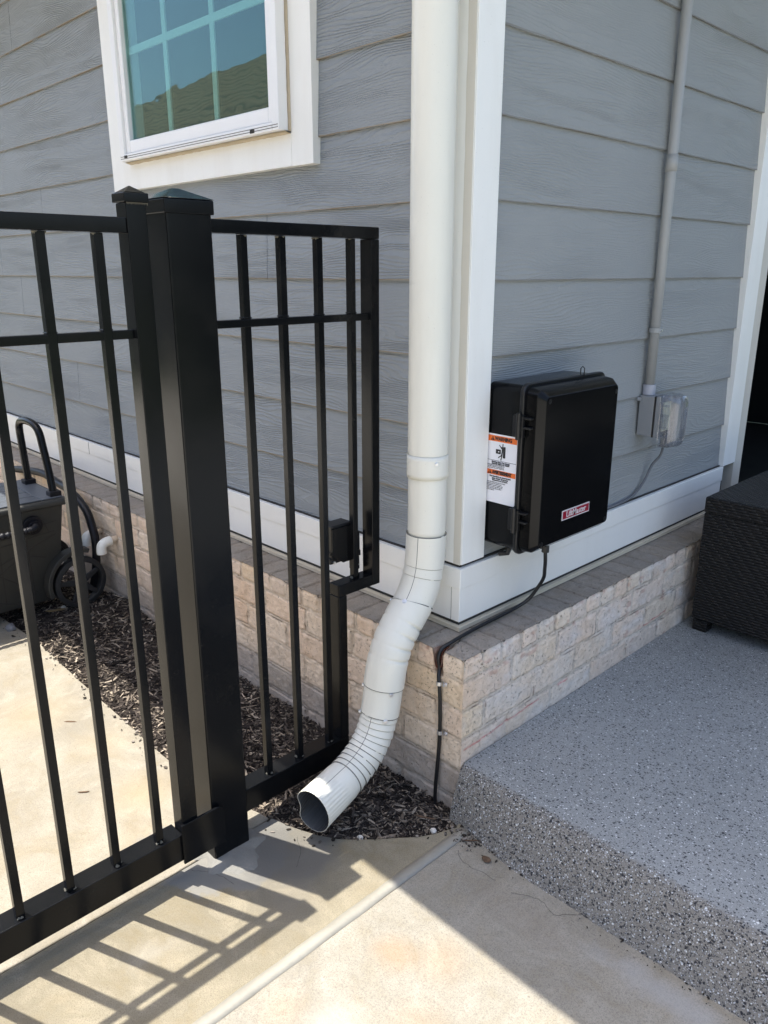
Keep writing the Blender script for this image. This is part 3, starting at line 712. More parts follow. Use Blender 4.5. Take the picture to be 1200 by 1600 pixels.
# ================================================================== FENCE, POST, GATE
BK = [M['black'], M['weld']]
def weldblob(m, x, y, z, up):
    for k in range(5):
        a = random.random() * 6.3; r = .009 + random.random() * .003
        cx, cy = x + math.cos(a) * r * .8, y + math.sin(a) * r * .8
        m.add([(cx - .004, cy - .003, z), (cx + .004, cy - .004, z), (cx + .003, cy + .004, z), (cx - .003, cy + .003, z), (cx, cy, z + up * (.004 + .003 * random.random()))], [(0, 1, 4), (1, 2, 4), (2, 3, 4), (3, 0, 4), (3, 2, 1, 0)], 1)
post = thing('gate_post', (-.315, -.497, 0), 'wide black metal gate post with pyramid cap standing in the concrete', 'post')
px0, px1, py0, py1 = -.362, -.268, -.5445, -.4505
m = MB().bx(px0, px1, py0, py1, -.05, 1.405); m.build('post', M['black'], post, bevel=.004, segs=3)
m = MB(); a, b, c_, d_ = px0 - .004, px1 + .004, py0 - .004, py1 + .004
m.bx(a, b, c_, d_, 1.399, 1.424)
cxp, cyp = (a + b) / 2, (c_ + d_) / 2; q = .006
vs = [(a - .002, c_ - .002, 1.4245), (b + .002, c_ - .002, 1.4245), (b + .002, d_ + .002, 1.4245), (a - .002, d_ + .002, 1.4245), (cxp - q, cyp - q, 1.445), (cxp + q, cyp - q, 1.445), (cxp + q, cyp + q, 1.445), (cxp - q, cyp + q, 1.445)]
m.add(vs, [(0, 1, 5, 4), (1, 2, 6, 5), (2, 3, 7, 6), (3, 0, 4, 7), (4, 5, 6, 7), (0, 3, 2, 1)]); m.build('post_cap', M['black'], post, bevel=.002)
# fixed panel
fp = thing('fence_panel', (-.318, -.25, 0), 'short fixed black metal fence panel notched round the brick ledge beside the post', 'fence')
XF0, XF1 = -.338, -.300
MB().bx(XF0, XF1, py1 + .0005, .012, 1.370, 1.3955).build('top_rail', M['black'], fp, bevel=.002)
MB().bx(XF0 + .011, XF1 - .011 + .004, py1 + .0005, -.0145, 1.190, 1.206).build('middle_rail', M['black'], fp, bevel=.0015)
MB().bx(XF0, XF1, -.014, .012, .522, 1.3695).build('end_upright', M['black'], fp, bevel=.002)
MB().bx(XF0, XF1, -.1285, -.0145, .522, .553).build('step_rail', M['black'], fp, bevel=.002)
MB().bx(XF0, XF1, -.1285, -.1025, .118, .5215).build('lower_upright', M['black'], fp, bevel=.002)
MB().bx(XF0 - .01, XF1, py1 + .0005, -.1025, .055, .1175).build('bottom_rail', M['black'], fp, bevel=.002)
for y, z0 in ((-.352, .118), (-.256, .118), (-.1565, .118), (-.0605, .5535)):
    m = MB().bx(-.327, -.311, y - .008, y + .008, z0, 1.3695)
    weldblob(m, -.319, y, 1.369, -1); weldblob(m, -.319, y, z0, 1)
    m.bx(-.3285, -.3095, y - .0095, y + .0095, 1.2065, 1.210)
    m.build('bar', BK, fp, bevel=.001)
# swing gate
gt = thing('gate', (-.281, -.60, 0), 'black metal picket gate closing against the wide post', 'gate')
GF = -.262; GB = -.300
MB().bx(GB, GF, -.6225, -.5845, .0555, 1.412).build('end_post', M['black'], gt, bevel=.002)
m = MB().bx(GB - .004, GF + .004, -.6265, -.5805, 1.4125, 1.428)
m.add([(GB - .001, -.6235, 1.4285), (GF + .001, -.6235, 1.4285), (GF + .001, -.5835, 1.4285), (GB - .001, -.5835, 1.4285), (-.281, -.6035, 1.441)], [(0, 1, 4), (1, 2, 4), (2, 3, 4), (3, 0, 4), (3, 2, 1, 0)])
for k in range(16): m.add([(GF + .001, -.622 + k * .0025, 1.4125), (GF + .004, -.6205 + k * .0025, 1.412), (GF + .001, -.6195 + k * .0025, 1.409 - .002 * random.random())], [(0, 1, 2)], 1)
m.build('post_cap', BK, gt, bevel=.0015)
YG = -2.6
MB().bx(GB + .006, GF - .001, YG, -.6230, 1.3625, 1.388).build('top_rail', M['black'], gt, bevel=.002)
MB().bx(-.2895, -.2735, YG, -.6230, 1.184, 1.200).build('middle_rail', M['black'], gt, bevel=.0015)
MB().bx(GB - .012, GF - .001, YG, -.6230, .0555, .1225).build('bottom_rail', M['black'], gt, bevel=.002)
for i in range(20):
    y = -.671 - .0975 * i
    m = MB().bx(-.289, -.273, y - .008, y + .008, .123, 1.362)
    weldblob(m, -.281, y, 1.362, -1); weldblob(m, -.281, y, .123, 1); m.bx(-.2900, -.2730, y - .0095, y + .0095, 1.2005, 1.203)
    m.build('bar', BK, gt, bevel=.001)
MB().bx(GB, GF, YG - .038, YG - .0005, .0555, 1.412).build('end_post', M['black'], gt, bevel=.002)
# guide plate welded across the front, rounded upper corner
pts = [(GF + .0005, -.628, .050), (GF + .0005, -.521, .050)]
for k in range(7):
    a = k / 6 * math.pi / 2; pts.append((GF + .0005, -.521 - .016 + .016 * math.cos(a) , .150 - .016 + .016 * math.sin(a)))
pts.append((GF + .0005, -.628, .150)); pts.append((GF + .0005, -.628, .12))
m = MB().prism(pts, (.006, 0, 0)); m.build('stop_plate', M['black'], gt, bevel=.0012)
# sensor unit clipped behind the fixed panel
sn = thing('sensor_box', (-.36, -.08, .64), 'small black sensor box clipped low on the fixed fence bars', 'sensor')
MB().bx(-.372, -.330, -.124, -.056, .632, .700).build('housing', M['boxmat'], sn, bevel=.003)
m = MB(); m.prism([(-.3295, -.132, .628), (-.3295, -.127, .640), (-.3295, -.127, .694), (-.3295, -.062, .694), (-.3295, -.062, .60), (-.3295, -.092, .60)], (.006, 0, 0)); m.build('cover', M['boxblk'], sn, bevel=.001)
m = MB().bx(-.362, -.340, -.122, -.018, .596, .612).bx(-.362, -.340, -.040, -.022, .560, .596).bx(-.362, -.340, -.117, -.094, .607, .627).bx(-.355, -.345, -.03, -.016, .60, .66); m.build('bracket', M['boxmat'], sn, bevel=.002)
for y, z in ((-.110, .600), (-.033, .575)): MB().tube([(-.3395, y, z), (-.336, y, z)], .004, 10).build('bolt', M['screw'], sn)

# ================================================================== CONTROL BOX on the patio wall
cb_ = thing('control_box', (-.13, .41, .60), 'black gate opener control box on the patio wall beside the corner trim', 'control box')
BY0, BY1, BZ0, BZ1 = .2150, .566, .626, 1.042
def rrect(y0, y1, z0, z1, r, x, n=6):
    P = []
    for cy, cz, a0 in ((y1 - r, z1 - r, 0), (y0 + r, z1 - r, 1), (y0 + r, z0 + r, 2), (y1 - r, z0 + r, 3)):
        for k in range(n + 1): a = (a0 + k / n) * math.pi / 2; P.append((x, cy + r * math.cos(a), cz + r * math.sin(a)))
    return P
def loft(rings, mi=0):
    m = MB(); n = len(rings[0]); vs = [p for r_ in rings for p in r_]
    fs = [(i * n + k, i * n + (k + 1) % n, (i + 1) * n + (k + 1) % n, (i + 1) * n + k) for i in range(len(rings) - 1) for k in range(n)]
    fs += [tuple(range(n)), tuple(range((len(rings) - 1) * n, len(rings) * n))]; m.add(vs, fs, mi); return m
loft([rrect(BY0, BY1, BZ0, BZ1, .024, -.1285), rrect(BY0, BY1, BZ0, BZ1, .024, -.110), rrect(BY0, BY1, BZ0, BZ1, .022, -.030)]).build('body', M['boxblk'], cb_, bevel=.001)
loft([rrect(BY0 - .004, BY1 + .004, BZ0 - .005, BZ1 + .005, .024, -.0295), rrect(BY0 - .006, BY1 + .006, BZ0 - .006, BZ1 + .006, .024, -.027), rrect(BY0 - .006, BY1 + .006, BZ0 - .006, BZ1 + .006, .024, -.019), rrect(BY0 - .004, BY1 + .004, BZ0 - .004, BZ1 + .004, .022, -.017)]).build('flange', M['boxmat'], cb_, bevel=.001)
lid = loft([rrect(BY0 + .002, BY1 - .002, BZ0 + .002, BZ1 - .002, .020, -.0165), rrect(BY0 + .004, BY1 - .003, BZ0 + .006, BZ1 - .008, .016, .014), rrect(BY0 + .020, BY1 - .009, BZ0 + .020, BZ1 - .024, .010, .030)]).build('lid', M['boxblk'], cb_, bevel=.0015)
XL = .0302
for z in (.948, .714):
    m = MB().bx(-.042, -.012, BY0 - .012, BY0 - .0015, z - .027, z + .027).tube([(-.024, BY0 - .013, z - .032), (-.024, BY0 - .013, z + .032)], .006, 10).bx(-.018, .008, BY0 - .010, BY0 + .003, z + .018, z + .023).bx(-.018, .008, BY0 - .010, BY0 + .003, z - .005, z)
    m.build('hinge', M['boxmat'], cb_, bevel=.001)
m = MB().tube([(-.022, .455, 1.045), (-.022, .454, 1.064), (-.019, .458, 1.069), (-.016, .462, 1.064), (-.016, .462, 1.045)], .0013, 8); m.build('hanger_loop', M['rubber'], cb_)
for y, z in ((BY0 + .032, BZ1 - .034), (BY1 - .020, BZ1 - .040), (BY0 + .032, BZ0 + .028), (BY1 - .022, BZ0 + .030)):
    m = MB().tube([(XL - .004, y, z), (XL + .0015, y, z)], .006, 14).tube([(XL + .0016, y, z), (XL + .0024, y, z)], .003, 6); m.build('lid_screw', M['boxmat'], cb_)
for P_, r_ in (([(-.065, .280, .629), (-.065, .280, .608)], .013), ([(-.060, .243, .629), (-.063, .238, .610), (-.085, .232, .604)], .007), ([(-.012, .332, .624), (-.012, .332, .602)], .010)): MB().tube(P_, r_, 8).build('cable_gland', M['rubber'], cb_)
# badge
by0, by1, bz0, bz1 = .331, .457, .6965, .7225
bd = MB().bx(XL, XL + .0012, by0, by1, bz0, bz1).build('badge', M['logo_white'], cb_)
MB().bx(XL + .0013, XL + .0018, by0 + .003, by1 - .003, bz0 + .003, bz1 - .003).build('badge_panel', M['logo_red'], bd, loc=cb_['_w'])
text('LiftMaster', 'lettering', bd, .0225, (XL + .0022, (by0 + by1) / 2, (bz0 + bz1) / 2 + .0005), (0, 1, 0), (0, 0, 1), M['logo_white'], sx=1.0, bold=.0002)
# warning sticker on the side facing the gate
sx0, sx1, sz0, sz1 = -.1265, -.0325, .7435, .9180; ys = BY0 - .0006; sxc = (sx0 + sx1) / 2
P = [(x, ys, z) for (_, x, z) in rrect(sx0, sx1, sz0, sz1, .005, 0)]
wl_ = MB().prism(P, (0, .0005, 0)).build('warning_label', M['label_white'], cb_)
for a_, b_ in ((sz1 - .0185, sz1 - .004), (sz1 - .1030, sz1 - .0905)): MB().bx(sx0 + .001, sx1 - .001, ys - .0005, ys - .0001, a_, b_).build('orange_band', M['label_orange'], wl_, loc=cb_['_w'])
def tx(s, sz_, x, z, **k): return text(s, 'lettering', wl_, sz_, (x, ys - .0010, z), (1, 0, 0), (0, 0, 1), M['ink'], depth=.0002, **k)
tx('WARNING', .0125, sxc + .006, sz1 - .0112, bold=.0006, sx=.85); tx('AVERTISSEMENT', .0112, sxc + .005, sz1 - .0967, bold=.0006, sx=.72)
for xx, zz in ((sxc - .027, sz1 - .0112), (sxc - .032, sz1 - .0967)):
    m = MB().prism([(xx - .006, ys - .0010, zz - .005), (xx + .006, ys - .0010, zz - .005), (xx, ys - .0010, zz + .0055)], (0, .0004, 0)); m.build('alert_triangle', M['ink'], wl_, loc=cb_['_w'])
    m = MB().bx(xx - .0007, xx + .0007, ys - .0014, ys - .0011, zz - .0018, zz + .003).bx(xx - .0007, xx + .0007, ys - .0014, ys - .0011, zz - .004, zz - .0026); m.build('alert_mark', M['label_orange'], wl_, loc=cb_['_w'])
def stroke(m, a, b, wd):
    a = Vector((a[0], 0, a[1])); b = Vector((b[0], 0, b[1])); d = (b - a).normalized(); q = Vector((-d.z, 0, d.x)) * wd / 2; o_ = Vector((0, ys - .0010, 0))
    m.prism([a - q + o_, b - q + o_, b + q + o_, a + q + o_], (0, .0004, 0))
pc = sxc + .001; pz = sz1 - .043; m = MB()
stroke(m, (pc + .0085, pz + .014), (pc + .0085, pz - .014), .007)           # moving slab
stroke(m, (pc - .017, pz), (pc - .002, pz), .011)                            # machine block
stroke(m, (pc + .0035, pz + .010), (pc + .0015, pz - .008), .0036)           # torso
stroke(m, (pc + .0015, pz + .008), (pc - .007, pz + .017), .0022); stroke(m, (pc + .003, pz + .010), (pc + .004, pz + .021), .0022)
stroke(m, (pc + .001, pz - .008), (pc - .009, pz - .015), .0024); stroke(m, (pc + .002, pz - .008), (pc - .001, pz - .021), .0024)
hc = [(pc + .0005 + .0026 * math.cos(k * .7854), ys - .0010, pz + .0105 + .0026 * math.sin(k * .7854)) for k in range(8)]; m.prism(hc, (0, .0004, 0))
m.build('pictogram', M['ink'], wl_, loc=cb_['_w'])
m = MB(); hc = [(pc - .008 + .002 * math.cos(k * .7854), ys - .0014, pz + .0015 * math.sin(k * .7854)) for k in range(8)]; m.prism(hc, (0, .0003, 0)); m.build('pictogram_hole', M['label_white'], wl_, loc=cb_['_w'])
MB().bx(sx0 + .001, sx1 - .001, ys - .0005, ys - .0001, sz1 - .0668, sz1 - .0660).build('rule_line', M['ink'], wl_, loc=cb_['_w'])
tx('Moving Gate Can Cause', .0056, sxc, sz1 - .0700, bold=.0002); tx('Serious Injury or Death', .0056, sxc, sz1 - .0745, bold=.0002)
z = sz1 - .0785
for s_ in ('KEEP CLEAR! Gate may move at any time', 'Do not allow children to operate gate or', 'play in gate area. Gate is for vehicles only.'): tx(s_, .0033, sx0 + .003, z, align='LEFT'); z -= .0036
z = sz1 - .1070
for s_ in ('Une barrière en mouvement', 'peut causer de graves', 'blessures ou la mort.'): tx(s_, .0056, sxc, z, bold=.0002); z -= .0048
z -= .001
for s_ in ('NE PAS OBSTRUER! La barrière peut bouger', 'sans avertissement. Ne laissez pas les', 'enfants utiliser la barrière ou jouer dans', 'son rayon. La barrière est réservée aux', 'véhicules. Les piétons doivent utiliser', 'une entrée distincte.'): tx(s_, .0033, sx0 + .003, z, align='LEFT'); z -= .0040

# ================================================================== CABLES, CONDUIT, OUTLET
def smooth_path(P, n=10):
    P = [tuple(p) for p in P]; out = []
    for i in range(len(P) - 1):
        p0 = P[max(i - 1, 0)]; p1 = P[i]; p2 = P[i + 1]; p3 = P[min(i + 2, len(P) - 1)]
        for k in range(n):
            t = k / n; out.append(tuple(.5 * ((2 * b) + (-a + c) * t + (2 * a - 5 * b + 4 * c - d) * t * t + (-a + 3 * b - 3 * c + d) * t ** 3) for a, b, c, d in zip(p0, p1, p2, p3)))
    out.append(P[-1]); return out
ca = thing('cable', (-.02, .333, .60), 'thick black cable from the control box over the brick ledge and down the corner', 'cable')
m = MB().tube(smooth_path([(-.012, .332, .603), (-.014, .338, .575), (-.022, .350, .545), (-.030, .360, .518), (-.045, .362, .488), (-.066, .350, .448), (-.082, .320, .4275), (-.084, .265, .4235), (-.083, .202, .4235), (-.081, .133, .4235), (-.076, .075, .424), (-.076, .040, .421), (-.081, .014, .412), (-.0815, .001, .392), (-.079, .003, .365), (-.073, -.006, .345), (-.067, -.0095, .325), (-.063, -.010, .28), (-.062, -.0095, .20), (-.065, -.010, .12), (-.070, -.012, .03), (-.068, -.014, -.06)]), .0049, 12); m.build('cable_run', M['rubber'], ca, smooth=True)
for z, x in ((.326, -.0675), (.190, -.0625)):
    m = MB(); rg = [(x + .0078 * math.cos(k * math.pi / 8), -.009 - .0078 * math.sin(k * math.pi / 8), z) for k in range(9)]
    inn = [(x + .0062 * math.cos(k * math.pi / 8), -.009 - .0062 * math.sin(k * math.pi / 8), z) for k in range(9)][::-1]
    m.prism(rg + inn, (0, 0, .010)).bx(x + .007, x + .021, -.0045, -.0028, z, z + .010).tube([(x + .015, -.004, z + .005), (x + .015, -.010, z + .005)], .0045, 6); m.build('clamp', M['screw'], ca, bevel=.0004)
cd = thing('power_cord', (-.10, 1.10, .72), 'thin grey cord drooping from the outlet to the control box', 'cord')
m = MB().tube(smooth_path([(-.09, 1.096, .755), (-.095, 1.090, .722), (-.112, 1.075, .690), (-.119, 1.045, .640), (-.122, .985, .602), (-.123, .90, .592), (-.124, .78, .591), (-.124, .66, .592), (-.124, .54, .600)]), .0042, 10)
m.build('cord', M['greycord'], cd, smooth=True)
MB().bx(-.100, -.078, 1.086, 1.106, .752, .785).build('plug', M['greycord'], cd, bevel=.003)
cn = thing('conduit', (-.118, 1.0, .93), 'grey painted conduit pipe running down the patio wall into the outlet', 'conduit')
MB().tube([(-.112, 1.002, .955), (-.112, 1.002, 1.50), (-.112, .998, 2.72)], .0150, 20).build('pipe', M['conduit'], cn, smooth=True)
MB().tube([(-.112, 1.002, 1.575), (-.112, 1.002, 1.620)], .0168, 20).build('coupling', M['conduit'], cn, smooth=True)
MB().tube([(-.112, 1.003, .930), (-.112, 1.003, .962)], .0195, 20).build('connector', plain("pale_connector", (.38, .39, .44), .4), cn, bevel=.001)
m = MB(); m.tube([(-.1118, 1.002, 1.120), (-.1118, 1.002, 1.134)], .0185, 16).bx(-.128, -.124, 1.018, 1.045, 1.119, 1.135); m.build('strap', M['conduit'], cn)
MB().tube([(-.094, 1.004, 1.127), (-.089, 1.005, 1.127)], .004, 8).build('screw', M['screw'], cn)
oc = thing('electrical_outlet', (-.10, 1.05, .80), 'grey weatherproof outlet box with a clear bubble cover', 'outlet')
MB().bx(-.128, -.078, .977, 1.046, .803, .929).build('box', M['elecgrey'], oc, bevel=.003)
MB().bx(-.0775, -.0745, .977, 1.047, .802, .930).build('gasket', M['gap'], oc)
MB().bx(-.0740, -.058, .978, 1.049, .801, .931).build('cover_plate', M['elecgrey'], oc, bevel=.004)
MB().tube([(-.128, .968, .918), (-.120, .968, .918)], .006, 10).build('screw', M['screw'], oc)
MB().bx(-.0575, -.050, .992, 1.036, .822, .912).bx(-.0498, -.047, 1.000, 1.028, .872, .905).bx(-.0498, -.047, 1.000, 1.028, .828, .861).build('receptacle', plain("ivory_receptacle", (.66, .64, .48), .4), oc, bevel=.002)
tc = NT("clear_plastic"); g1_ = tc.n('ShaderNodeBsdfGlossy'); g1_.inputs['Roughness'].default_value = .06; t1_ = tc.n('ShaderNodeBsdfTransparent'); t1_.inputs['Color'].default_value = (.87, .88, .90, 1)
df = tc.n('ShaderNodeBsdfDiffuse'); df.inputs['Color'].default_value = (.75, .76, .80, 1); m1 = tc.n('ShaderNodeMixShader'); m2 = tc.n('ShaderNodeMixShader'); fz_ = tc.n('ShaderNodeLayerWeight'); fz_.inputs[0].default_value = .5
tc.put(m1.inputs[0], .06); tc.put(m1.inputs[1], t1_.outputs[0]); tc.put(m1.inputs[2], df.outputs[0])
tc.put(m2.inputs[0], tc.math('MULTIPLY_ADD', tc.math('POWER', fz_.outputs[1], 3), .8, .05, clamp=True)); tc.put(m2.inputs[1], m1.outputs[0]); tc.put(m2.inputs[2], g1_.outputs[0]); tc.put(tc.out.inputs[0], m2.outputs[0])
bub = loft([rrect(.980, 1.062, .772, .938, .012, -.0575), rrect(.982, 1.062, .772, .938, .018, -.030), rrect(.992, 1.058, .778, .934, .024, -.008), rrect(1.005, 1.048, .795, .922, .020, .000)])
o = bub.build('bubble_cover', tc.m, oc, bevel=.002); sm = o.modifiers.new('shell', 'SOLIDIFY'); sm.thickness = .002
m = MB()
for z in (.905, .875, .835, .806): m.tube([(-.052, .9775, z), (-.028, .9775, z)], .0035, 8)
m.tube([(-.055, .976, .795), (-.055, .976, .915)], .0028, 8); m.bx(-.050, -.030, .974, .979, .838, .872)
m.build('cover_hinge', tc.m, oc)

# ================================================================== WICKER TABLE on the patio
OX0, OY0, OX1, OY1 = .048, 1.150, .95, 1.86; OZ0, OZ1 = .172, .600
wt = thing('wicker_table', (OX0 + .45, OY0 + .35, .128), 'dark brown woven wicker ottoman table on the patio by the door', 'table')
def wicker(name, uaxis):
    t = NT(name); P_ = t.sep(); u = P_[0] if uaxis == 'x' else P_[1]; v = P_[2] if uaxis != 'top' else P_[0]
    hh = .0095; vv = t.math('DIVIDE', v, hh); row = t.math('FLOOR', vv); fv = t.math('SUBTRACT', vv, row)
    uu = t.math('ADD', t.math('DIVIDE', u, .036), t.math('MULTIPLY', row, .25)); fu = t.math('FRACT', uu)
    a = t.math('SUBTRACT', 1, t.math('POWER', t.math('ABSOLUTE', t.math('SUBTRACT', t.math('MULTIPLY', fv, 2), 1)), 2.5))
    b = t.math('SUBTRACT', 1, t.math('POWER', t.math('ABSOLUTE', t.math('SUBTRACT', t.math('MULTIPLY', fu, 2), 1)), 5))
    h = t.math('MULTIPLY', a, b)
    c = t.mix(t.noise(t.pos, 40, 3), (.006, .0052, .0048), (.014, .012, .0105))
    return t.set(col=c, rough=.58, spec=.4, normal=t.bump(h, .0045, 1.0))
WX, WY, WTp = wicker('wicker_front', 'x'), wicker('wicker_side', 'y'), wicker('wicker_top', 'top')
m = MB().bx(OX0, OX1, OY0, OY1, OZ0, OZ1 - .0545); 
for i, mi in enumerate((0, 0, 0, 1, 0, 1)): m.mi[i] = mi
m.build('woven_body', [WX, WY], wt, bevel=.003)
m = MB().bx(OX0 - .002, OX1 + .002, OY0 - .002, OY1 + .002, OZ1 - .054, OZ1)
for i, mi in enumerate((2, 2, 0, 1, 0, 1)): m.mi[i] = mi
m.build('woven_top', [WX, WY, WTp], wt, bevel=.006, segs=2)
for x, y in ((OX0 + .004, OY0 + .004), (OX1 - .054, OY0 + .004), (OX0 + .004, OY1 - .054), (OX1 - .054, OY1 - .054)):
    MB().bx(x, x + .05, y, y + .05, .1285, OZ0 - .0005).build('leg', WX, wt, bevel=.005)
t_ = MB(); t_.prism([(.262, 1.215, .6015), (.30, 1.190, .6015), (.36, 1.22, .6015), (.33, 1.262, .6015)], (0, 0, .0015)); tag(t_.build('paper_scrap', M['label_white'], loc=(.31, 1.22, .6)), 'small scrap of white paper lying on the wicker table', 'paper')

# ================================================================== GARDEN CART behind the gate
KX0, KX1, KY0, KY1, KZ0, KZ1 = -2.235, -1.845, -.98, -.165, .045, .475
kt = thing('garden_cart', (-2.0, -.5, 0), 'dark grey resin hose cart with tube handle parked on the mulch behind the gate', 'cart')
def kx(z): return KX1 - .075 * (KZ1 - z) / (KZ1 - KZ0)
m = MB(); n_ = 10; vs = []
for i in range(n_ + 1):
    z = KZ0 + (KZ1 - .03 - KZ0) * i / n_; x1 = kx(z); y1 = KY1 - .02 - .03 * (1 - i / n_)
    vs += [(KX0 + .02, KY0, z), (x1, KY0, z), (x1, y1, z), (KX0 + .02, y1, z)]
m.add(vs, [(i * 4 + k, i * 4 + (k + 1) % 4, i * 4 + 4 + (k + 1) % 4, i * 4 + 4 + k) for i in range(n_) for k in range(4)] + [(0, 1, 2, 3), (40, 41, 42, 43)])
m.build('body', M['cart'], kt, bevel=.006)
def kline(m, a, b, wd=.004):                         # thin grooves moulded into the side
    (y0, z0), (y1, z1) = a, b; A = Vector((kx(z0) + .0008, y0, z0)); B = Vector((kx(z1) + .0008, y1, z1)); d = (B - A).normalized(); q = Vector((1, 0, 0)).cross(d) * wd / 2
    m.prism([A - q, B - q, B + q, A + q], (.0012, 0, 0))
m = MB()
for a, b in (((-.215, .385), (-.60, .345)), ((-.225, .345), (-.62, .300)), ((-.26, .385), (-.245, .345)), ((-.36, .40), (-.345, .36)), ((-.22, .33), (-.56, .20)), ((-.30, .30), (-.60, .10)), ((-.56, .30), (-.30, .10)), ((-.33, .33), (-.31, .09)), ((-.62, .16), (-.36, .06)), ((-.43, .34), (-.42, .08)), ((-.38, .28), (-.26, .24))): kline(m, a, b)
m.build('panel_groove', M['gap'], kt)
m = MB(); vs = []; 
m.prism([(KX0, KY0, KZ1 - .03), (KX1 + .012, KY0, KZ1 - .03), (KX1 + .012, KY1, KZ1 - .03), (KX0, KY1, KZ1 - .03)], (0, 0, .028)); m.build('lid_rim', M['cart'], kt, bevel=.01, segs=3)
m = MB()
for i in range(5):
    x = KX0 + .02 + i * .073; m.bx(x, x + .070, KY0 + .01, -.262, KZ1 - .0015, KZ1 + .004)
m.bx(KX0 + .02, KX0 + .382, -.258, KY1 - .018, KZ1 - .0015, KZ1 + .003)
m.build('lid_slat', M['carttop'], kt, bevel=.002)
hy = -.200
m = MB().tube(smooth_path([(-2.135, hy, .47), (-2.150, hy, .60), (-2.160, hy, .69), (-2.148, hy, .722), (-2.118, hy, .736), (-2.06, hy, .742), (-1.995, hy, .736), (-1.955, hy, .712), (-1.935, hy, .66), (-1.905, hy, .56), (-1.885, hy, .47)], 6), .0145, 14); m.build('handle', M['black'], kt, smooth=True)
for x in (-2.135, -1.885): MB().bx(x - .022, x + .022, hy - .022, hy + .022, .476, .496).build('handle_socket', M['hoseblk'], kt, bevel=.003)
def wheel(x, yc, zc, R0):
    th = [2 * math.pi * k / 40 for k in range(40)]
    m = MB(); rings = []
    for r, xx in ((R0 * .80, x - .018), (R0, x - .014), (R0, x + .014), (R0 * .80, x + .018)): rings += [(xx, yc + r * math.cos(a), zc + r * math.sin(a)) for a in th]
    m.add(rings, [(i * 40 + k, i * 40 + (k + 1) % 40, ((i + 1) % 4) * 40 + (k + 1) % 40, ((i + 1) % 4) * 40 + k) for i in range(4) for k in range(40)])
    wv = m.build('wheel', M['tyre'], kt, smooth=False, bevel=.003)
    m = MB()
    for k in range(5):
        a = k * 2 * math.pi / 5 + .5; d = Vector((0, math.cos(a), math.sin(a))); q = Vector((1, 0, 0)).cross(d) * R0 * .13; c0 = Vector((x + .004, yc, zc))
        m.prism([c0 + d * R0 * .12 - q, c0 + d * R0 * .79 - q * .6, c0 + d * R0 * .79 + q * .6, c0 + d * R0 * .12 + q], (.010, 0, 0))
    m.tube([(x - .02, yc, zc), (x + .022, yc, zc)], R0 * .2, 20); m.build('rim', M['tyre'], wv, bevel=.002, loc=kt['_w'])
wheel(-1.865, -.150, .112, .104)
wheel(-2.20, -.150, .112, .104)
m = MB(); pts = []
for k in range(15): a = math.pi * (1.10 - .72 * k / 14); pts.append((-1.842, -.152 + .130 * math.cos(a), .118 + .138 * math.sin(a)))
inn = [(-1.842, -.152 + (p[1] + .152) * .87, .118 + (p[2] - .118) * .87) for p in pts][::-1]
m.prism(pts + inn, (-.05, 0, 0)); m.build('fender', M['cart'], kt, bevel=.003)
m = MB().tube([(-1.862, -.306, .388), (-1.842, -.306, .388)], .036, 24).tube([(-1.842, -.306, .388), (-1.825, -.306, .388)], .022, 20); m.build('hose_port', M['hoseblk'], kt, bevel=.002)
# hose from the port
m = MB(); pth = smooth_path([(-1.825, -.306, .388), (-1.806, -.318, .387), (-1.798, -.350, .386), (-1.797, -.45, .386), (-1.80, -.62, .380), (-1.82, -.9, .33)], 26)
rr = [.0125 + .0022 * math.sin(i * 1.45) for i in range(len(pth))]
m.tube(pth, .012, 14, rr=rr); tag(m.build('corrugated_hose', M['hoseblk'], smooth=True, loc=(-1.80, -.45, .38)), 'ribbed black hose plugged into the side of the garden cart', 'hose')
m = MB().tube(smooth_path([(-2.85, -.03, .38), (-2.62, -.035, .415), (-2.42, -.035, .435), (-2.25, -.04, .425), (-2.10, -.05, .42), (-1.96, -.055, .375), (-1.905, -.060, .32), (-1.880, -.062, .255), (-1.885, -.068, .16), (-1.92, -.08, .03)], 8), .0165, 14)
tag(m.build('black_hose', M['hoseblk'], smooth=True, loc=(-2.0, -.06, .3)), 'smooth black hose arching down the brick ledge behind the cart', 'hose')
def pvc(x, z, lab):
    p = thing('drain_pipe', (x, 0, z), lab, 'pipe', 'white drain pipes through the brick')
    MB().tube([(x, .01, z), (x + .004, -.035, z - .004)], .0125, 18).build('pipe', M['pvcold'], p, smooth=True)
    pts = smooth_path([(x + .003, -.028, z - .003), (x + .006, -.052, z - .005), (x + .007, -.066, z - .015), (x + .008, -.070, z - .032), (x + .008, -.070, z - .046)], 5)
    MB().tube(pts, .0195, 18).build('elbow', M['pvc'], p, smooth=True); return p
pvc(-1.822, .270, 'white PVC drain elbow nearer the fence, in front of the black hose end'); pvc(-1.965, .268, 'white PVC drain elbow half hidden between the cart and black hose')

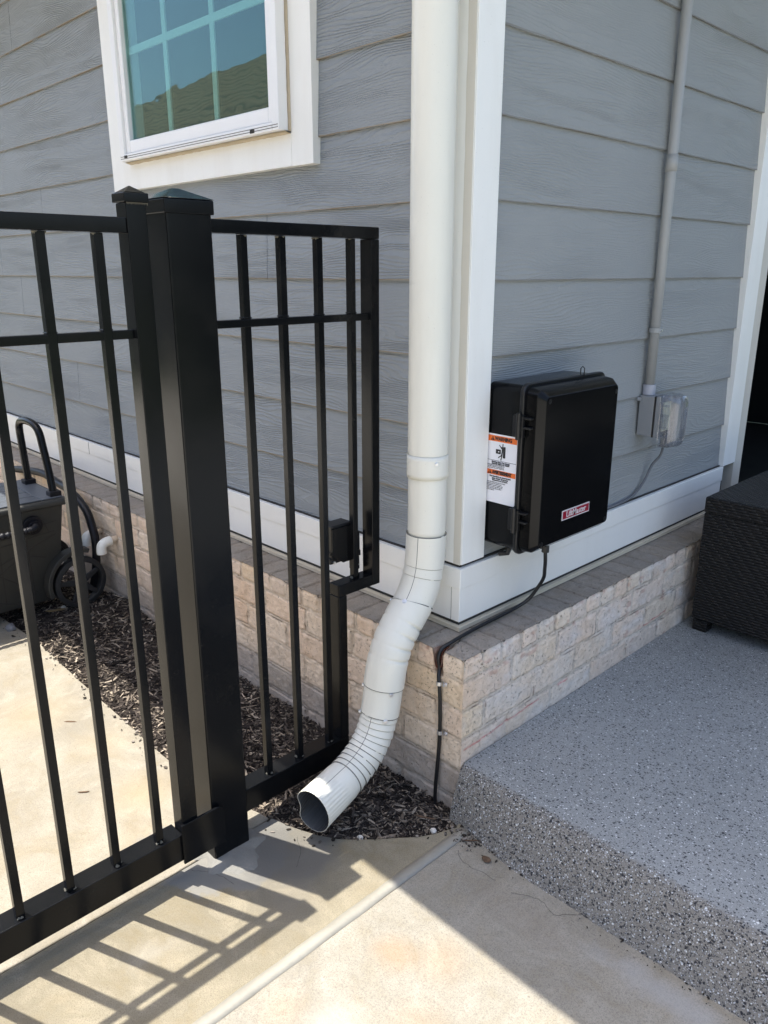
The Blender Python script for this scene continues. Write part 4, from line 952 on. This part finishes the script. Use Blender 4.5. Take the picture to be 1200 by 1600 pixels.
# ================================================================== MULCH AND SMALL THINGS
def chip(V, F, C, p, L, wd, th, rot, col):
    o = len(V); k = random.random
    a = [(-L / 2, -wd * .25 * k(), 0), (-L * .30, -wd / 2, 0), (L * .28, -wd / 2 * (.6 + .4 * k()), 0), (L / 2, wd * .2 * (k() - .5), 0), (L * .25, wd / 2, 0), (-L * .33, wd / 2 * (.5 + .5 * k()), 0)]
    bend = (k() - .5) * L * .25
    for zt in (0, th):
        for x, y, _ in a: V.append(tuple(p + rot @ Vector((x, y, zt * (1 if zt == 0 else (.6 + .4 * k())) + bend * (2 * x / L) ** 2 * .5))))
    F += [(o + 5, o + 4, o + 3, o + 2, o + 1, o), (o + 6, o + 7, o + 8, o + 9, o + 10, o + 11)] + [(o + i, o + (i + 1) % 6, o + 6 + (i + 1) % 6, o + 6 + i) for i in range(6)]
    C += [col] * 12
V, F, C = [], [], []
rnd = random.Random(3)
def mound(x, y): 
    hgt = -.030 + .012 * fbm(x * 5, y * 5, 0) + .012 * max(0, min(1, (y - edge_y(x)) / .12))
    hgt += .030 * math.exp(-((x + 1.78) / .16) ** 2) * max(0, min(1, (y + .30) / .2))
    return hgt
NCH = 23000
for i in range(NCH):
    q = rnd.random()
    x = .04 - (2.3 * q if i % 5 else 5.5 * q); x = min(x, .03)
    if i % 3 == 0: x = .03 - 1.0 * q
    ye = edge_y(x); y = ye + .004 + (abs(ye) - .004) * rnd.random()
    if y > -.004: continue
    big = rnd.random(); L = .012 + .034 * rnd.random() ** 1.6 + (.028 if big > .95 else 0); wd = .0022 + .0058 * rnd.random() ** 1.8; th = .001 + .002 * rnd.random()
    z = mound(x, y) + .010 * rnd.random() ** 1.5
    rot = Euler((rnd.gauss(0, .28), rnd.gauss(0, .28), rnd.random() * 6.28)).to_matrix()
    g_ = rnd.random(); col = (.030, .024, .021) if g_ < .42 else (.085, .070, .060) if g_ < .70 else (.23, .19, .15) if g_ < .90 else (.44, .37, .29)
    k = .75 + .5 * rnd.random(); chip(V, F, C, Vector((x, y, z)), L, wd, th, rot, tuple(c * k * .8 for c in col))
m = MB(); m.add(V, F); mo = m.build('mulch', None or M['bark'], recalc=False)
tmu = NT("bark_mulch"); at_ = tmu.n('ShaderNodeVertexColor', layer_name='tint'); nn = tmu.noise(tmu.pos, 260, 3)
tmu.set(col=tmu.mix(tmu.ramp(nn, .3, .7), tmu.mix(1., at_.outputs[0], (.7, .7, .7), 'MULTIPLY'), tmu.mix(1., at_.outputs[0], (1.25, 1.25, 1.25), 'MULTIPLY')), rough=.9, spec=.2, normal=tmu.bump(nn, .001))
mo.data.materials.clear(); mo.data.materials.append(tmu.m)
ca_ = mo.data.color_attributes.new('tint', 'FLOAT_COLOR', 'POINT'); ca_.data.foreach_set('color', np.array([(*c, 1) for c in C], dtype=np.float32).ravel())
tag(mo, 'dark shredded bark mulch between the path and the brick', 'mulch', None, 'stuff')
m = MB(); vs = []; xs_ = [.03 - i * .03 for i in range(200)]
for x in xs_:
    for j in range(13): y = edge_y(x) + .002 + (abs(edge_y(x)) - .004) * j / 12; vs.append((x, y, mound(x, y) + .001))
m.add(vs, [(i * 13 + j, i * 13 + j + 1, (i + 1) * 13 + j + 1, (i + 1) * 13 + j) for i in range(199) for j in range(12)])
tag(m.build('mulch_base', tmu.m if False else M['soil'], smooth=True), 'packed dark mulch base under the chips', kind='structure')

def rock(name, p, r, mat, label, cat, sq=(1, .8, .7), group=None):
    bm = bmesh.new(); bmesh.ops.create_icosphere(bm, subdivisions=3, radius=1)
    for v in bm.verts:
        d = 1 + .28 * noise.noise(v.co * 1.3 + Vector(p) * 37) + .10 * noise.noise(v.co * 4 + Vector(p) * 11)
        v.co = Vector((v.co.x * sq[0], v.co.y * sq[1], v.co.z * sq[2])) * d * r
    me = bpy.data.meshes.new(name); bm.to_mesh(me); bm.free(); me.materials.append(mat)
    o = bpy.data.objects.new(name, me); S.collection.objects.link(o); o.location = p; return tag(o, label, cat, group)
rock('stone', (-1.86, -.435, .006), .022, M['stone'], 'grey stone at the mulch edge beside the cart', 'stone')
rock('stone', (-1.76, -.395, .002), .014, M['bark'], 'small dark stone at the path edge nearest the cart stone', 'stone')
rock('pebble', (-1.900, -.215, .008), .011, M['pebble'], 'pale pebble on the mulch below the cart wheel', 'pebble')
rock('pebble', (.014, -.112, .003), .0085, M['pebble'], 'white pebble at the foot of the black cable', 'pebble')
rock('pebble', (-.098, -.250, -.004), .0085, M['pebble'], 'white pebble at the curved mulch edge under the downspout', 'pebble')
rock('grit', (.165, -.096, .004), .009, M['bark'], 'dark grit lump on the driveway by the patio step', 'grit', (1.3, .9, .5))
# crumbs of grit and bark spilled along the slab foot and over the concrete edge
V, F, C = [], [], []; rg = random.Random(11)
for i in range(520):
    t0 = rg.random()
    if i % 3 == 0: x = .09 + .85 * t0 ** 1.2; y = -.045 - .02 * min(1, x / .22) - .03 * rg.random() ** 3 - .004; s0 = .6
    elif i % 3 == 1: x = -2.0 + 2.03 * t0; y = edge_y(x) - .05 * rg.random() ** 3; s0 = 1.
    else: x = .035 + .09 * rg.random(); y = -.03 - .075 * rg.random(); s0 = .8
    L = s0 * (.003 + .012 * rg.random() ** 2.5)
    chip(V, F, C, Vector((x, y, .0012)), L, L * (.3 + .5 * rg.random()), .0008 + .0016 * rg.random(), Euler((rg.gauss(0, .12), rg.gauss(0, .12), rg.random() * 6.3)).to_matrix(), [(.03, .025, .02), (.10, .085, .07), (.25, .22, .19)][int(rg.random() ** 1.3 * 2.99)])
m = MB(); m.add(V, F); o = m.build('grit', tmu.m, recalc=False); ca_ = o.data.color_attributes.new('tint', 'FLOAT_COLOR', 'POINT'); ca_.data.foreach_set('color', np.array([(*c, 1) for c in C], dtype=np.float32).ravel())
tag(o, 'loose grit and bark crumbs along the concrete edges', 'grit', None, 'stuff')
def flat_bit(name, p, L, wd, ang, mat, label, cat):
    V, F, C = [], [], []; random.seed(hash(label) % 99 if False else len(label)); chip(V, F, C, Vector((0, 0, 0)), L, wd, .0018, Euler((0, 0, ang)).to_matrix(), (0, 0, 0))
    m = MB(); m.add(V, F); o = m.build(name, mat); o.location = p; return tag(o, label, cat)
flat_bit('dry_leaf', (-1.90, -.245, .004), .085, .022, 1.2, M['leaf'], 'curled brown leaf on the mulch in front of the cart wheel', 'leaf')
flat_bit('twig', (-1.078, -.539, -.0015), .040, .006, .75, M['bark'], 'dark bark sliver on the path nearest the mulch', 'twig')
flat_bit('twig', (-.725, -.655, -.0015), .030, .005, .9, M['bark'], 'short bark sliver in the middle of the path behind the bars', 'twig')
flat_bit('twig', (-.03, -.09, .002), .055, .006, .5, M['bark'], 'pale twig lying along the edge of the mulch by the cable', 'twig')
flat_bit('twig', (.10, -.072, .002), .036, .004, .78, M['bark'], 'thin dark twig on the concrete by the brick corner', 'twig')
flat_bit('dry_leaf', (-2.30, -.03, .418), .07, .05, .4, M['leaf'], 'tan dry leaf lying on the brick ledge behind the cart lid', 'leaf')
for o in list(bpy.data.objects):
    if '_w' in o.keys(): del o['_w']
